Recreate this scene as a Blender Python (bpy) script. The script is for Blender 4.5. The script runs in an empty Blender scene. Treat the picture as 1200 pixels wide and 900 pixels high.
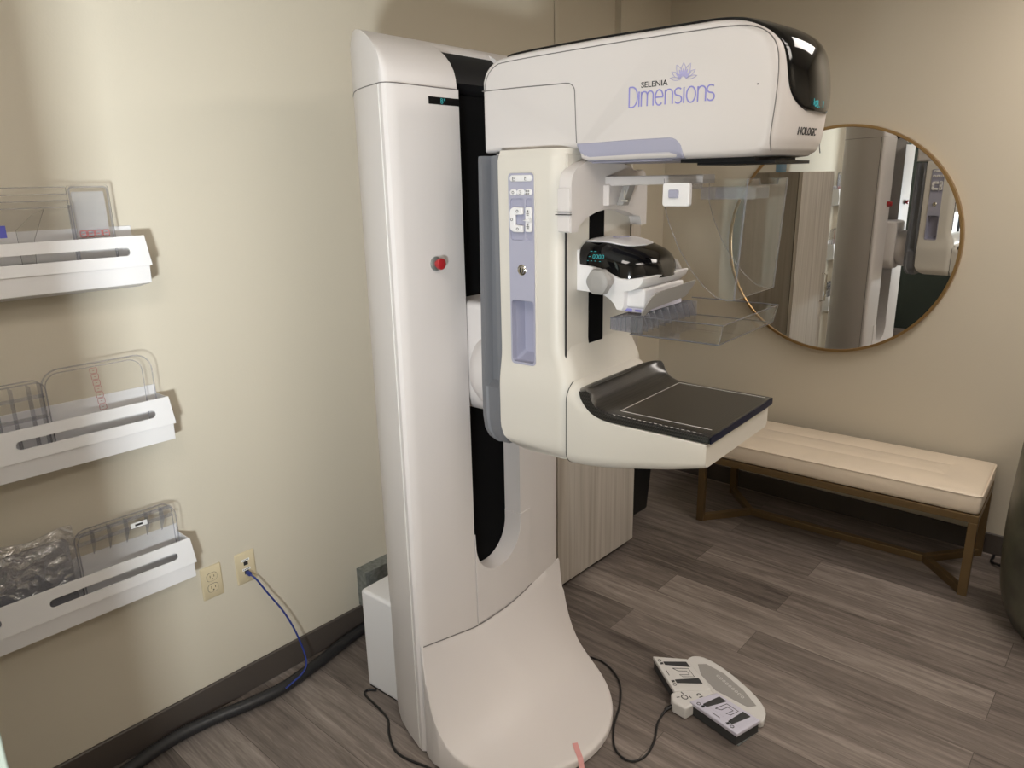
import bpy, bmesh, math, random
from mathutils import Vector, Matrix
random.seed(7)
PI = math.pi
SC = bpy.context.scene
COL = SC.collection

# ------------------------------------------------------------------ materials
def nt(name):
    m = bpy.data.materials.new(name); m.use_nodes = True
    t = m.node_tree
    for n in list(t.nodes): t.nodes.remove(n)
    o = t.nodes.new('ShaderNodeOutputMaterial')
    return m, t, o

def mat(name, col, rough=.5, metal=0., bump=0., bscale=200., var=0., vscale=6., spec=.5, coat=0.):
    m, t, o = nt(name)
    b = t.nodes.new('ShaderNodeBsdfPrincipled')
    b.inputs['Base Color'].default_value = (*col, 1)
    b.inputs['Roughness'].default_value = rough
    b.inputs['Metallic'].default_value = metal
    b.inputs['Specular IOR Level'].default_value = spec
    b.inputs['Coat Weight'].default_value = coat
    t.links.new(b.outputs[0], o.inputs[0])
    tc = t.nodes.new('ShaderNodeTexCoord')
    if var:
        n = t.nodes.new('ShaderNodeTexNoise'); n.inputs['Scale'].default_value = vscale
        n.inputs['Detail'].default_value = 5
        r = t.nodes.new('ShaderNodeValToRGB')
        r.color_ramp.elements[0].position = .3; r.color_ramp.elements[1].position = .7
        r.color_ramp.elements[0].color = (*[c*(1-var) for c in col], 1)
        r.color_ramp.elements[1].color = (*[min(1, c*(1+var)) for c in col], 1)
        t.links.new(tc.outputs['Object'], n.inputs['Vector'])
        t.links.new(n.outputs['Fac'], r.inputs[0]); t.links.new(r.outputs[0], b.inputs['Base Color'])
    if bump:
        n = t.nodes.new('ShaderNodeTexNoise'); n.inputs['Scale'].default_value = bscale
        k = t.nodes.new('ShaderNodeBump'); k.inputs['Strength'].default_value = bump; k.inputs['Distance'].default_value = .002
        t.links.new(tc.outputs['Object'], n.inputs['Vector'])
        t.links.new(n.outputs['Fac'], k.inputs['Height']); t.links.new(k.outputs[0], b.inputs['Normal'])
    return m

def emis(name, col, s):
    m, t, o = nt(name)
    e = t.nodes.new('ShaderNodeEmission'); e.inputs[0].default_value = (*col, 1); e.inputs[1].default_value = s
    t.links.new(e.outputs[0], o.inputs[0]); return m

def acrylic(name, tint, gloss=.025, milky=0., bump=0.):
    m, t, o = nt(name)
    tr = t.nodes.new('ShaderNodeBsdfTransparent'); tr.inputs[0].default_value = (*tint, 1)
    gl = t.nodes.new('ShaderNodeBsdfGlossy'); gl.inputs['Roughness'].default_value = .14 if bump else .03
    fr = t.nodes.new('ShaderNodeLayerWeight'); fr.inputs[0].default_value = .5
    pw = t.nodes.new('ShaderNodeMath'); pw.operation = 'POWER'; pw.inputs[1].default_value = 4
    ma_ = t.nodes.new('ShaderNodeMath'); ma_.operation = 'MULTIPLY_ADD'; ma_.inputs[1].default_value = .55; ma_.inputs[2].default_value = gloss
    mx = t.nodes.new('ShaderNodeMixShader')
    t.links.new(fr.outputs['Facing'], pw.inputs[0]); t.links.new(pw.outputs[0], ma_.inputs[0]); t.links.new(ma_.outputs[0], mx.inputs[0])
    base = tr
    if bump:
        tc = t.nodes.new('ShaderNodeTexCoord'); n = t.nodes.new('ShaderNodeTexNoise'); n.inputs['Scale'].default_value = 38; n.inputs['Detail'].default_value = 3; n.inputs['Distortion'].default_value = 1.5
        k = t.nodes.new('ShaderNodeBump'); k.inputs['Strength'].default_value = bump; k.inputs['Distance'].default_value = .01
        t.links.new(tc.outputs['Object'], n.inputs['Vector']); t.links.new(n.outputs['Fac'], k.inputs['Height']); t.links.new(k.outputs[0], gl.inputs['Normal'])
    if milky:
        df = t.nodes.new('ShaderNodeBsdfDiffuse'); df.inputs[0].default_value = (.75, .75, .78, 1)
        m2 = t.nodes.new('ShaderNodeMixShader'); m2.inputs[0].default_value = milky
        t.links.new(tr.outputs[0], m2.inputs[1]); t.links.new(df.outputs[0], m2.inputs[2]); base = m2
    t.links.new(base.outputs[0], mx.inputs[1]); t.links.new(gl.outputs[0], mx.inputs[2])
    t.links.new(mx.outputs[0], o.inputs[0]); return m

def floor_mat():
    m, t, o = nt('vinyl_plank')
    b = t.nodes.new('ShaderNodeBsdfPrincipled'); t.links.new(b.outputs[0], o.inputs[0])
    tc = t.nodes.new('ShaderNodeTexCoord')
    br = t.nodes.new('ShaderNodeTexBrick')
    br.inputs['Scale'].default_value = 1; br.inputs['Brick Width'].default_value = 1.22; br.inputs['Row Height'].default_value = .178
    br.inputs['Mortar Size'].default_value = .0012; br.inputs['Mortar Smooth'].default_value = .3; br.inputs['Bias'].default_value = 0
    br.offset = .37; br.offset_frequency = 2
    br.inputs['Color1'].default_value = (0, 0, 0, 1); br.inputs['Color2'].default_value = (1, 1, 1, 1)
    br.inputs['Mortar'].default_value = (.3, .3, .3, 1)
    t.links.new(tc.outputs['Object'], br.inputs['Vector'])
    # grain: noise stretched along X, shifted per plank
    mp = t.nodes.new('ShaderNodeMapping'); mp.inputs['Scale'].default_value = (1.6, 22, 1)
    ad = t.nodes.new('ShaderNodeVectorMath'); ad.operation = 'MULTIPLY_ADD'
    ad.inputs[1].default_value = (7, 13, 3)
    t.links.new(br.outputs['Color'], ad.inputs[0]); t.links.new(tc.outputs['Object'], ad.inputs[2])
    t.links.new(ad.outputs[0], mp.inputs['Vector'])
    n1 = t.nodes.new('ShaderNodeTexNoise'); n1.inputs['Scale'].default_value = 1.6; n1.inputs['Detail'].default_value = 8; n1.inputs['Roughness'].default_value = .65; n1.inputs['Distortion'].default_value = .6
    t.links.new(mp.outputs[0], n1.inputs['Vector'])
    mp2 = t.nodes.new('ShaderNodeMapping'); mp2.inputs['Scale'].default_value = (9, 150, 1)
    t.links.new(ad.outputs[0], mp2.inputs['Vector'])
    n2 = t.nodes.new('ShaderNodeTexNoise'); n2.inputs['Scale'].default_value = 1.5; n2.inputs['Detail'].default_value = 4
    t.links.new(mp2.outputs[0], n2.inputs['Vector'])
    def math_(op, a, bb):
        n = t.nodes.new('ShaderNodeMath'); n.operation = op
        for i, v in enumerate((a, bb)):
            if isinstance(v, (int, float)): n.inputs[i].default_value = v
            else: t.links.new(v, n.inputs[i])
        return n.outputs[0]
    bw = t.nodes.new('ShaderNodeRGBToBW'); t.links.new(br.outputs['Color'], bw.inputs[0])
    f = math_('ADD', math_('MULTIPLY', bw.outputs[0], .30), math_('ADD', math_('MULTIPLY', n1.outputs['Fac'], .95), math_('MULTIPLY', n2.outputs['Fac'], .35)))
    f = math_('SUBTRACT', f, .32)
    r = t.nodes.new('ShaderNodeValToRGB')
    e = r.color_ramp.elements
    e[0].position = .16; e[0].color = (.058, .047, .042, 1)
    e[1].position = .88; e[1].color = (.37, .32, .285, 1)
    k = e.new(.5); k.color = (.175, .146, .129, 1)
    t.links.new(f, r.inputs[0])
    mm = t.nodes.new('ShaderNodeMix'); mm.data_type = 'RGBA'; mm.inputs[7].default_value = (.05, .04, .035, 1)
    t.links.new(math_('MULTIPLY', br.outputs['Fac'], .7), mm.inputs[0]); t.links.new(r.outputs[0], mm.inputs[6])
    t.links.new(mm.outputs[2], b.inputs['Base Color'])
    b.inputs['Roughness'].default_value = .42; b.inputs['Specular IOR Level'].default_value = .35
    bp = t.nodes.new('ShaderNodeBump'); bp.inputs['Strength'].default_value = .12; bp.inputs['Distance'].default_value = .002
    t.links.new(n2.outputs['Fac'], bp.inputs['Height']); t.links.new(bp.outputs[0], b.inputs['Normal'])
    return m

def wood_mat(name, c0, c1, scale=(26, 26, .7)):
    m, t, o = nt(name)
    b = t.nodes.new('ShaderNodeBsdfPrincipled'); t.links.new(b.outputs[0], o.inputs[0])
    tc = t.nodes.new('ShaderNodeTexCoord')
    mp = t.nodes.new('ShaderNodeMapping'); mp.inputs['Scale'].default_value = scale
    t.links.new(tc.outputs['Object'], mp.inputs['Vector'])
    n = t.nodes.new('ShaderNodeTexNoise'); n.inputs['Scale'].default_value = 1.5; n.inputs['Detail'].default_value = 7; n.inputs['Distortion'].default_value = .5
    t.links.new(mp.outputs[0], n.inputs['Vector'])
    r = t.nodes.new('ShaderNodeValToRGB')
    r.color_ramp.elements[0].position = .3; r.color_ramp.elements[0].color = (*c0, 1)
    r.color_ramp.elements[1].position = .72; r.color_ramp.elements[1].color = (*c1, 1)
    t.links.new(n.outputs['Fac'], r.inputs[0]); t.links.new(r.outputs[0], b.inputs['Base Color'])
    b.inputs['Roughness'].default_value = .5
    return m

def carbon_mat():
    m, t, o = nt('carbon_fibre')
    b = t.nodes.new('ShaderNodeBsdfPrincipled'); t.links.new(b.outputs[0], o.inputs[0])
    tc = t.nodes.new('ShaderNodeTexCoord')
    mp = t.nodes.new('ShaderNodeMapping'); mp.inputs['Rotation'].default_value = (0, 0, math.radians(45))
    mp.inputs['Scale'].default_value = (230, 230, 230)
    t.links.new(tc.outputs['Object'], mp.inputs['Vector'])
    ch = t.nodes.new('ShaderNodeTexChecker'); ch.inputs['Scale'].default_value = 1
    ch.inputs['Color1'].default_value = (.007, .0066, .0062, 1); ch.inputs['Color2'].default_value = (.034, .031, .028, 1)
    t.links.new(mp.outputs[0], ch.inputs['Vector'])
    t.links.new(ch.outputs[0], b.inputs['Base Color'])
    b.inputs['Roughness'].default_value = .3; b.inputs['Coat Weight'].default_value = .35; b.inputs['Coat Roughness'].default_value = .12
    return m

M = dict(
    white=mat('warm_white_plastic', (.62, .585, .57), .42, spec=.4),
    white2=mat('white_paint', (.73, .72, .725), .4),
    cream=mat('cream_plastic', (.60, .57, .515), .42, spec=.4),
    black=mat('matte_black', (.006, .006, .007), .55, spec=.25),
    blackdk=mat('black_slot', (.003, .003, .0035), .8, spec=.08),
    gloss=mat('gloss_black', (.003, .003, .0035), .07, spec=.45),
    grey=mat('mid_grey_plastic', (.15, .155, .17), .5),
    dgrey=mat('dark_grey_plastic', (.055, .058, .066), .5),
    lgrey=mat('light_grey_plastic', (.31, .30, .29), .4),
    lav=mat('lavender_plastic', (.335, .335, .43), .4),
    lav2=mat('lavender_panel', (.36, .36, .45), .45),
    seam=mat('seam_grey', (.16, .15, .145), .7),
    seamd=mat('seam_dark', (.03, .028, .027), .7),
    ink=mat('black_ink', (.02, .02, .022), .6),
    violet=mat('violet_ink', (.26, .25, .60), .5),
    violet2=mat('pale_violet_ink', (.40, .38, .62), .5),
    red=mat('red_button', (.34, .016, .02), .3),
    wall=mat('wall_paint', (.575, .525, .43), .62, bump=.12, bscale=160, spec=.3),
    ceil=mat('ceiling_tile', (.72, .70, .66), .8, bump=.3, bscale=120),
    base=mat('taupe_vinyl', (.075, .062, .054), .45),
    floor=floor_mat(),
    cabl=wood_mat('pale_ash_laminate', (.36, .32, .275), (.52, .48, .43)),
    cabd=wood_mat('shaded_laminate', (.24, .21, .175), (.33, .295, .25)),  # cabinet body: its shade is put into this darker, greyer tone
    brass=mat('antique_brass', (.20, .135, .065), .38, metal=.7),
    brass2=mat('mirror_gold', (.42, .27, .12), .3, metal=.9),
    mirror=mat('mirror_glass', (.93, .94, .93), .0, metal=1.),
    leather=mat('cream_leather', (.72, .62, .50), .42, bump=.15, bscale=60, var=.05, vscale=5),
    bin=mat('black_bin', (.008, .008, .008), .5),
    vase=mat('mottled_green_glaze', (.082, .080, .058), .38, var=.7, vscale=6, bump=.35, bscale=18),
    almond=mat('almond_plastic', (.60, .51, .34), .4),
    blue=mat('blue_cable', (.012, .03, .20), .4),
    hose=mat('corrugated_black', (.018, .018, .020), .4),
    cable=mat('black_cable', (.006, .006, .007), .45),
    steel=mat('galvanised_steel', (.26, .28, .27), .45, metal=.6, var=.25, vscale=60),
    chrome=mat('chrome', (.6, .58, .52), .2, metal=1.),
    pink=mat('pink_tape', (.62, .30, .29), .6),
    carbon=carbon_mat(),
    navy=mat('navy_edge', (.006, .009, .03), .3),
    line=mat('white_line', (.62, .60, .57), .5),
    acr=acrylic('clear_acrylic', (.972, .972, .972)),
    acre=mat('acrylic_edge', (.13, .13, .145), .12),
    acre2=acrylic('acrylic_edge_clear', (.80, .80, .83), milky=.10),
    smoke=acrylic('tinted_acrylic', (.66, .66, .70), milky=.30),
    bag=acrylic('plastic_film', (.93, .93, .95), gloss=.30, milky=.04, bump=.7),
    lbl=mat('white_label', (.8, .8, .8), .5),
    bluel=mat('blue_label', (.10, .11, .50), .5),
    redp=mat('red_print', (.42, .10, .10), .5),
    cyan=emis('cyan_digits', (.10, .55, .55), .35),
    panel=emis('light_panel', (1, .915, .835), 6.9),
    frost=acrylic('frosted_acrylic', (.95, .95, .95), milky=.35),
    gel=acrylic('blue_gel', (.35, .6, .8), milky=.2),
    pad=mat('pad_grey', (.62, .61, .60), .45),
    padv=mat('pad_lavender', (.55, .54, .64), .45),
    rubber=mat('dark_rubber', (.035, .036, .038), .6),
    palegreen=mat('pale_green_paint', (.30, .34, .29), .6),
    door=mat('dark_green_door', (.03, .04, .032), .5),
)

# ------------------------------------------------------------------ mesh helpers
def obj(name, bm, m, parent=None, smooth=40, bevel=None, loc=None, label=None):
    me = bpy.data.meshes.new(name)
    bmesh.ops.recalc_face_normals(bm, faces=bm.faces)
    bm.to_mesh(me); bm.free()
    for k in (m if isinstance(m, (list, tuple)) else [m]): me.materials.append(M[k])
    if smooth:
        me.shade_smooth(); me.set_sharp_from_angle(angle=math.radians(smooth))
    o = bpy.data.objects.new(name, me); COL.objects.link(o)
    if bevel:
        b = o.modifiers.new('bevel', 'BEVEL'); b.width = bevel[0]; b.segments = bevel[1]; b.limit_method = 'ANGLE'; b.angle_limit = math.radians(bevel[2] if len(bevel) > 2 else 35)
        b.harden_normals = False
    if parent: o.parent = parent
    if loc: o.location = loc
    if label: o['label'] = label
    return o

def empty(name, loc=(0, 0, 0), rz=0.):
    o = bpy.data.objects.new(name, None); COL.objects.link(o); o.location = loc; o.rotation_euler = (0, 0, rz)
    o.empty_display_size = .1
    return o

def tag(o, label, cat, group=None):
    o['label'] = label; o['category'] = cat
    if group: o['group'] = group
    return o

def struct(o):
    o['kind'] = 'structure'; return o

def box(bm, x0, x1, y0, y1, z0, z1):
    vs = [bm.verts.new((x, y, z)) for x in (x0, x1) for y in (y0, y1) for z in (z0, z1)]
    for f in ((0, 1, 3, 2), (4, 6, 7, 5), (0, 4, 5, 1), (2, 3, 7, 6), (0, 2, 6, 4), (1, 5, 7, 3)):
        bm.faces.new([vs[i] for i in f])
    return vs

def nb(*boxes):
    bm = bmesh.new()
    for b in boxes: box(bm, *b)
    return bm

def loft(bm, rings, closed=True, cap=True, mi=0):
    R = [[bm.verts.new(p) for p in r] for r in rings]
    n = len(R[0])
    for a, b in zip(R, R[1:]):
        for i in range(n if closed else n-1):
            j = (i+1) % n
            try: bm.faces.new((a[i], a[j], b[j], b[i])).material_index = mi
            except ValueError: pass
    if cap:
        for r in (R[0], R[-1]):
            try: bm.faces.new(r).material_index = mi
            except ValueError: pass
    return R

def catmull(pts, n=8):
    P = [Vector(p) for p in pts]; out = []
    P = [2*P[0]-P[1]] + P + [2*P[-1]-P[-2]]
    for i in range(1, len(P)-2):
        a, b, c, d = P[i-1:i+3]
        for k in range(n):
            t = k/n
            out.append(.5*((2*b)+(c-a)*t+(2*a-5*b+4*c-d)*t*t+(3*b-a-3*c+d)*t**3))
    out.append(P[-2]); return out

def tube(bm, pts, r, seg=8, smooth=0, closed=False, ribs=0.):
    P = catmull(pts, smooth) if smooth else [Vector(p) for p in pts]
    rings = []; up = None
    n = len(P)
    for i, p in enumerate(P):
        d = (P[(i+1) % n]-P[i-1]) if closed else (P[min(i+1, n-1)]-P[max(i-1, 0)])
        d.normalize()
        if up is None:
            up = d.orthogonal().normalized()
        up = (up-d*up.dot(d)).normalized(); s = d.cross(up)
        rr = r*(1+ribs*(1 if i % 2 else -1)) if ribs else r
        rings.append([p+(up*math.cos(2*PI*k/seg)+s*math.sin(2*PI*k/seg))*rr for k in range(seg)])
    if closed:
        rings.append(rings[0]); loft(bm, rings, cap=False)
    else: loft(bm, rings)

def rrect(x0, x1, y0, y1, r, n=5):
    r = min(r, (x1-x0)/2-1e-5, (y1-y0)/2-1e-5); out = []
    for cx, cy, a in ((x1-r, y1-r, 0), (x0+r, y1-r, 90), (x0+r, y0+r, 180), (x1-r, y0+r, 270)):
        for k in range(n+1):
            t = math.radians(a+90*k/n); out.append((cx+r*math.cos(t), cy+r*math.sin(t)))
    return out

def plate(bm, outer, holes, t, fn, mi_side=0, mi_face=0):
    """flat plate: 2-D outline with holes, thickness t; fn(a, b, c) -> 3-D"""
    loops = [outer]+list(holes)
    layers = []
    for c in (0, t):
        es = []; L = []
        for lp in loops:
            vs = [bm.verts.new(fn(a, b, c)) for a, b in lp]; L.append(vs)
            for i in range(len(vs)): es.append(bm.edges.new((vs[i], vs[(i+1) % len(vs)])))
        if len(loops) == 1: bm.faces.new(L[0]).material_index = mi_face
        else:
            r = bmesh.ops.triangle_fill(bm, use_beauty=True, use_dissolve=False, edges=es)
            for f in r['geom']:
                if isinstance(f, bmesh.types.BMFace): f.material_index = mi_face
        layers.append(L)
    for A, B in zip(*layers):
        for i in range(len(A)):
            j = (i+1) % len(A); bm.faces.new((A[i], A[j], B[j], B[i])).material_index = mi_side
    return bm

def lathe(bm, prof, fn, seg=32, capped=True):
    """prof: (radius, height); fn(x, y, h)"""
    rings = [[fn(r*math.cos(2*PI*k/seg), r*math.sin(2*PI*k/seg), h) for k in range(seg)] for r, h in prof]
    loft(bm, rings, cap=capped)

def text_mesh(s, size, fn, sx=1., bold=0., align='CENTER', depth=.0006):
    """flat lettering; fn(a, b, c) maps text plane into the scene"""
    c = bpy.data.curves.new('lettering', 'FONT'); c.body = s; c.size = size; c.align_x = align; c.align_y = 'CENTER'
    c.extrude = depth/2; c.offset = bold; c.resolution_u = 4
    o = bpy.data.objects.new('lettering_source', c); COL.objects.link(o)
    dg = bpy.context.evaluated_depsgraph_get(); dg.update()
    me = bpy.data.meshes.new_from_object(o.evaluated_get(dg))
    bm = bmesh.new(); bm.from_mesh(me)
    bpy.data.objects.remove(o); bpy.data.curves.remove(c); bpy.data.meshes.remove(me)
    for v in bm.verts: v.co = Vector(fn(v.co.x*sx, v.co.y, v.co.z))
    return bm

def strokes(bm, lines, w, fn, t=.0006):
    """flat pen strokes in a 2-D plane, each a ribbon of width w"""
    for ln in lines:
        n = len(ln)
        L = []; R = []
        for i, (x, y) in enumerate(ln):
            x0, y0 = ln[max(i-1, 0)]; x1, y1 = ln[min(i+1, n-1)]
            dx, dy = x1-x0, y1-y0; d = math.hypot(dx, dy) or 1
            nx, ny = -dy/d*w/2, dx/d*w/2
            L.append((x+nx, y+ny)); R.append((x-nx, y-ny))
        rings = [[fn(*a, 0), fn(*b, 0), fn(*b, t), fn(*a, t)] for a, b in zip(L, R)]
        loft(bm, rings)
    return bm

def arc(cx, cy, rx, ry, a0, a1, n=10):
    return [(cx+rx*math.cos(math.radians(a0+(a1-a0)*k/n)), cy+ry*math.sin(math.radians(a0+(a1-a0)*k/n))) for k in range(n+1)]

def ss(a, b, x):
    t = max(0, min(1, (x-a)/(b-a))); return t*t*(3-2*t)

# ------------------------------------------------------------------ camera
yaw, pitch, roll, FPX = math.radians(-41.76843811), math.radians(15.55449541), math.radians(-1.14220796), 858.459562
f_ = Vector((math.sin(yaw)*math.cos(pitch), math.cos(yaw)*math.cos(pitch), -math.sin(pitch)))
r_ = Vector((math.cos(yaw), -math.sin(yaw), 0)); u_ = r_.cross(f_)
r2 = r_*math.cos(roll)+u_*math.sin(roll); u2 = -r_*math.sin(roll)+u_*math.cos(roll)
cam = bpy.data.objects.new('camera', bpy.data.cameras.new('camera')); COL.objects.link(cam)
cam.data.sensor_fit = 'HORIZONTAL'; cam.data.sensor_width = 36; cam.data.lens = FPX/1200*36
cam.data.clip_start = .02
mw = Matrix((r2, u2, -f_)).transposed().to_4x4(); mw.translation = (2.18414537, 0, 1.7194965)
cam.matrix_world = mw
SC.camera = cam

# ------------------------------------------------------------------ room
YB = 3.766; XR = 3.7; YF = -1.7; ZC = 2.75
bm = nb((-.2, XR+.1, YF-.1, YB+.1, -.1, 0)); struct(obj('floor', bm, 'floor', smooth=0))
bm = nb((-.2, XR+.1, YF-.1, YB+.1, ZC, ZC+.1)); struct(obj('ceiling', bm, 'ceil', smooth=0))
bm = nb((-.1, 0, YF, 2.768, 0, ZC), (-.1, -.03, 2.768, 3.29, 0, ZC), (-.1, 0, 3.29, YB, 0, ZC)); struct(obj('wall_left', bm, 'wall', smooth=0))
bm = nb((-.1, XR, YB, YB+.1, 0, ZC)); struct(obj('wall_back', bm, 'wall', smooth=0))
bm = nb((XR, XR+.1, YF, YB, 0, ZC)); struct(obj('wall_right', bm, 'wall', smooth=0))
bm = nb((-.1, XR, YF-.1, YF, 0, ZC)); struct(obj('wall_front', bm, 'wall', smooth=0))
bm = nb((0, .012, YF, 2.768, 0, .1016)); struct(obj('baseboard_left', bm, 'base', bevel=(.004, 2)))
bm = nb((0, XR, YB-.012, YB, 0, .1016)); struct(obj('baseboard_back', bm, 'base', bevel=(.004, 2)))
bm = nb((-.028, .004, 2.772, 2.80, 0, ZC-.002)); struct(obj('trim_1', bm, 'wall', bevel=(.003, 2)))
bm = nb((-.004, .006, 3.29, 3.36, .11, ZC-.002)); struct(obj('trim_2', bm, 'wall', bevel=(.003, 2)))

bm = nb((.06, 1.0, YF, YF+.04, 0, 2.05)); struct(obj('door_1', bm, 'door', bevel=(.004, 2)))
bm = nb((0, .06, YF, YF+.05, 0, 2.1), (1.0, 1.06, YF, YF+.05, 0, 2.1), (.06, 1.0, YF, YF+.05, 2.05, 2.1)); struct(obj('trim_3', bm, 'black', bevel=(.004, 2)))

# ceiling lights
def troffer(x, y, lab, e):
    t = tag(empty('ceiling_light', (x, y, ZC)), lab, 'ceiling light', 'ceiling light panels')
    bm = bmesh.new()
    plate(bm, rrect(-.32, .32, -.62, .62, .01, 2), [rrect(-.285, .285, -.585, .585, .01, 2)], -.02, lambda a, b, c: (a, b, c))
    obj('frame', bm, 'white2', t, 30)
    bm = nb((-.284, .284, -.584, .584, -.012, -.004)); obj('diffuser', bm, 'panel', t, 0)
LIGHTS = [(1.75, -.45), (2.25, 2.85), (3.05, .75)]
troffer(*LIGHTS[0], 'rectangular ceiling light panel above and in front of the shelves', 0)
troffer(*LIGHTS[1], 'rectangular ceiling light panel above the bench side of the room', 0)

troffer(*LIGHTS[2], 'added rectangular fill light panel on the ceiling nearest the right wall', 2)  # third panel is added as general fill, to brighten the left wall
# workstation screen behind the camera: cool light near desk height
ld = bpy.data.lights.new('screen_light', 'AREA'); ld.shape = 'RECTANGLE'; ld.size = .20; ld.size_y = .14
ld.energy = 18.5; ld.color = (.90, .97, 1)
lo = bpy.data.objects.new('screen_light', ld); COL.objects.link(lo); lo.location = (2.17, -.53, 1.26)
ld.spread = math.radians(120)
lo.rotation_euler = (Vector((0, .15, 2.0))-lo.location).to_track_quat('-Z', 'Y').to_euler()
# standing partition panel that shades the left end of the shelves from the screen
bm = nb((.945, .985, -.75, .171, 0, 2.05)); struct(obj('wall_partition', bm, 'palegreen', bevel=(.004, 2)))

# ------------------------------------------------------------------ wall mirror
mr = tag(empty('wall_mirror', (.965, 3.762, 1.40), math.radians(.6)), 'large round mirror in a thin brass frame hanging on the wall above the bench', 'mirror')
bm = bmesh.new(); R = .528
lathe(bm, [(R, -.018), (R, -.030)], lambda x, y, h: (x, h, y), 96)
MG = obj('mirror_glass', bm, 'mirror', mr, 30)
bm = bmesh.new()
lathe(bm, [(R-.001, -.001), (R+.012, -.001), (R+.012, -.036), (R+.001, -.036), (R-.001, -.034), (R-.001, -.001)], lambda x, y, h: (x, h, y), 96, capped=False)
obj('mirror_frame', bm, 'brass2', mr, 40)

# ------------------------------------------------------------------ bench
be = tag(empty('bench', (.572, 3.22, 0), math.radians(2.6)), 'long low bench with cream leather cushion on an antique brass frame below the mirror', 'bench')
BL, BD = 1.215, .455
def cushion():
    bm = bmesh.new()
    zs = [(.368, .012), (.372, .004), (.385, 0), (.44, 0), (.449, .003), (.4545, .011), (.457, .022)]
    def ring(z, i, r=.02, dz=None):
        return [(x, y, z) for x, y in rrect(i, BL-i, i, BD-i, r, 5)]
    rings = [ring(z, i) for z, i in zs]
    V = loft(bm, rings, cap=False)
    bm.faces.new(V[0])
    # top with a stitched inset panel
    top = V[-1]
    prev = top
    for z, i in ((.461, .08), (.463, .150), (.4605, .158), (.4605, .161), (.4635, .169), (.464, .21)):
        cur = [bm.verts.new((x, y, z)) for x, y in rrect(i, BL-i, i, BD-i, .006, 5)]
        for a in range(len(cur)):
            b = (a+1) % len(cur); bm.faces.new((prev[a], prev[b], cur[b], cur[a]))
        prev = cur
    bm.faces.new(prev)
    return bm
cu = obj('cushion', cushion(), 'leather', be, 50)
bm = bmesh.new(); tube(bm, [(x, y, .4485) for x, y in rrect(.001, BL-.001, .001, BD-.001, .022, 6)], .0035, 6, closed=True)
obj('piping', bm, 'leather', cu)
bm = nb((0, BL, 0, .035, .332, .366), (0, BL, BD-.035, BD, .332, .366), (0, .035, .035, BD-.035, .332, .366), (BL-.035, BL, .035, BD-.035, .332, .366))
obj('seat_rail', bm, 'brass', be, 0, (.002, 2))
for x in (0, BL-.035):
    for y in (0, BD-.03):
        obj('leg', nb((x, x+.035, y, y+.03, 0, .332)), 'brass', be, 0, (.002, 2))
def bar(bm, a, b, w, h):
    a = Vector(a); b = Vector(b); d = (b-a).normalized(); s = Vector((-d.y, d.x, 0))*w/2
    loft(bm, [[p+s, p-s, p-s+Vector((0, 0, h)), p+s+Vector((0, 0, h))] for p in (a, b)])
for sx, c in ((0, .20), (1, BL-.20)):
    x0 = .0175 if sx == 0 else BL-.0175
    for y in (.015, BD-.015):
        bm = bmesh.new(); bar(bm, (x0, y, 0), (c, BD/2, 0), .03, .033); obj('foot_bar', bm, 'brass', be, 0, (.002, 2))
bm = bmesh.new(); bar(bm, (.19, BD/2, .001), (BL-.19, BD/2, .001), .03, .033); obj('stretcher', bm, 'brass', be, 0, (.002, 2))

# ------------------------------------------------------------------ cabinet, bin, bottle
ca = tag(empty('storage_cabinet', (.225, 2.58, 0)), 'tall pale ash-grain storage cabinet standing behind the white imaging machine', 'cabinet')
obj('cabinet_body', nb((-.215, .205, -.375, .21, .03, 1.735)), 'cabd', ca, 0, (.002, 2))
dr = obj('door', nb((.209, .232, -.375, .212, .03, 1.735)), 'cabl', ca, 0, (.0015, 2))
bm = bmesh.new(); tube(bm, [(.232, -.32, .87), (.262, -.32, .875), (.262, -.32, 1.055), (.232, -.32, 1.06)], .006, 8); obj('handle', bm, 'chrome', dr)
obj('toe_kick', nb((-.2, .205, -.34, .19, 0, .03)), 'black', ca, 0)
bt = tag(empty('sanitizer_bottle', (.245, 2.60, 1.735)), 'small clear blue gel pump bottle standing on top of the tall cabinet', 'bottle')
bm = bmesh.new(); lathe(bm, [(.028, 0), (.033, .004), (.033, .06), (.028, .075), (.013, .085), (.012, .095)], lambda x, y, h: (x, y, h), 24); obj('bottle', bm, 'gel', bt)
bm = bmesh.new(); lathe(bm, [(.014, .095), (.014, .108), (.006, .11), (.006, .125), (.012, .126), (.012, .134)], lambda x, y, h: (x, y, h), 16)
box(bm, -.006, .035, -.006, .006, .126, .134); obj('pump', bm, 'lbl', bt)
bm = bmesh.new()
loft(bm, [[(x*s+.03*0, y*s, z) for x, y in rrect(-.13, .13, -.12, .12, .03, 5)] for z, s in ((0, .84), (.004, .86), (.30, 1.0))], cap=False)
loft(bm, [[(x*s, y*s, z) for x, y in rrect(-.125, .125, -.115, .115, .03, 5)] for z, s in ((.01, .82), (.30, .99))], cap=False)
bm.faces.new([bm.verts.new((x*.84, y*.84, 0)) for x, y in rrect(-.13, .13, -.12, .12, .03, 5)])
bm.faces.new([bm.verts.new((x*.83, y*.83, .011)) for x, y in rrect(-.125, .125, -.115, .115, .03, 5)])
o = obj('waste_bin', bm, 'bin', None, 40, loc=(.185, 3.10, 0)); tag(o, 'black tapered waste bin on the floor past the ash cabinet', 'bin')
bm = bmesh.new()
loft(bm, [[(x*s, y*s, z) for x, y in rrect(-.13, .13, -.12, .12, .03, 5)] for z, s in ((.296, 1.0), (.296, 1.04), (.306, 1.04), (.306, .97), (.296, .97), (.296, 1.0))], cap=False)
obj('rim', bm, 'bin', o)

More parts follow.
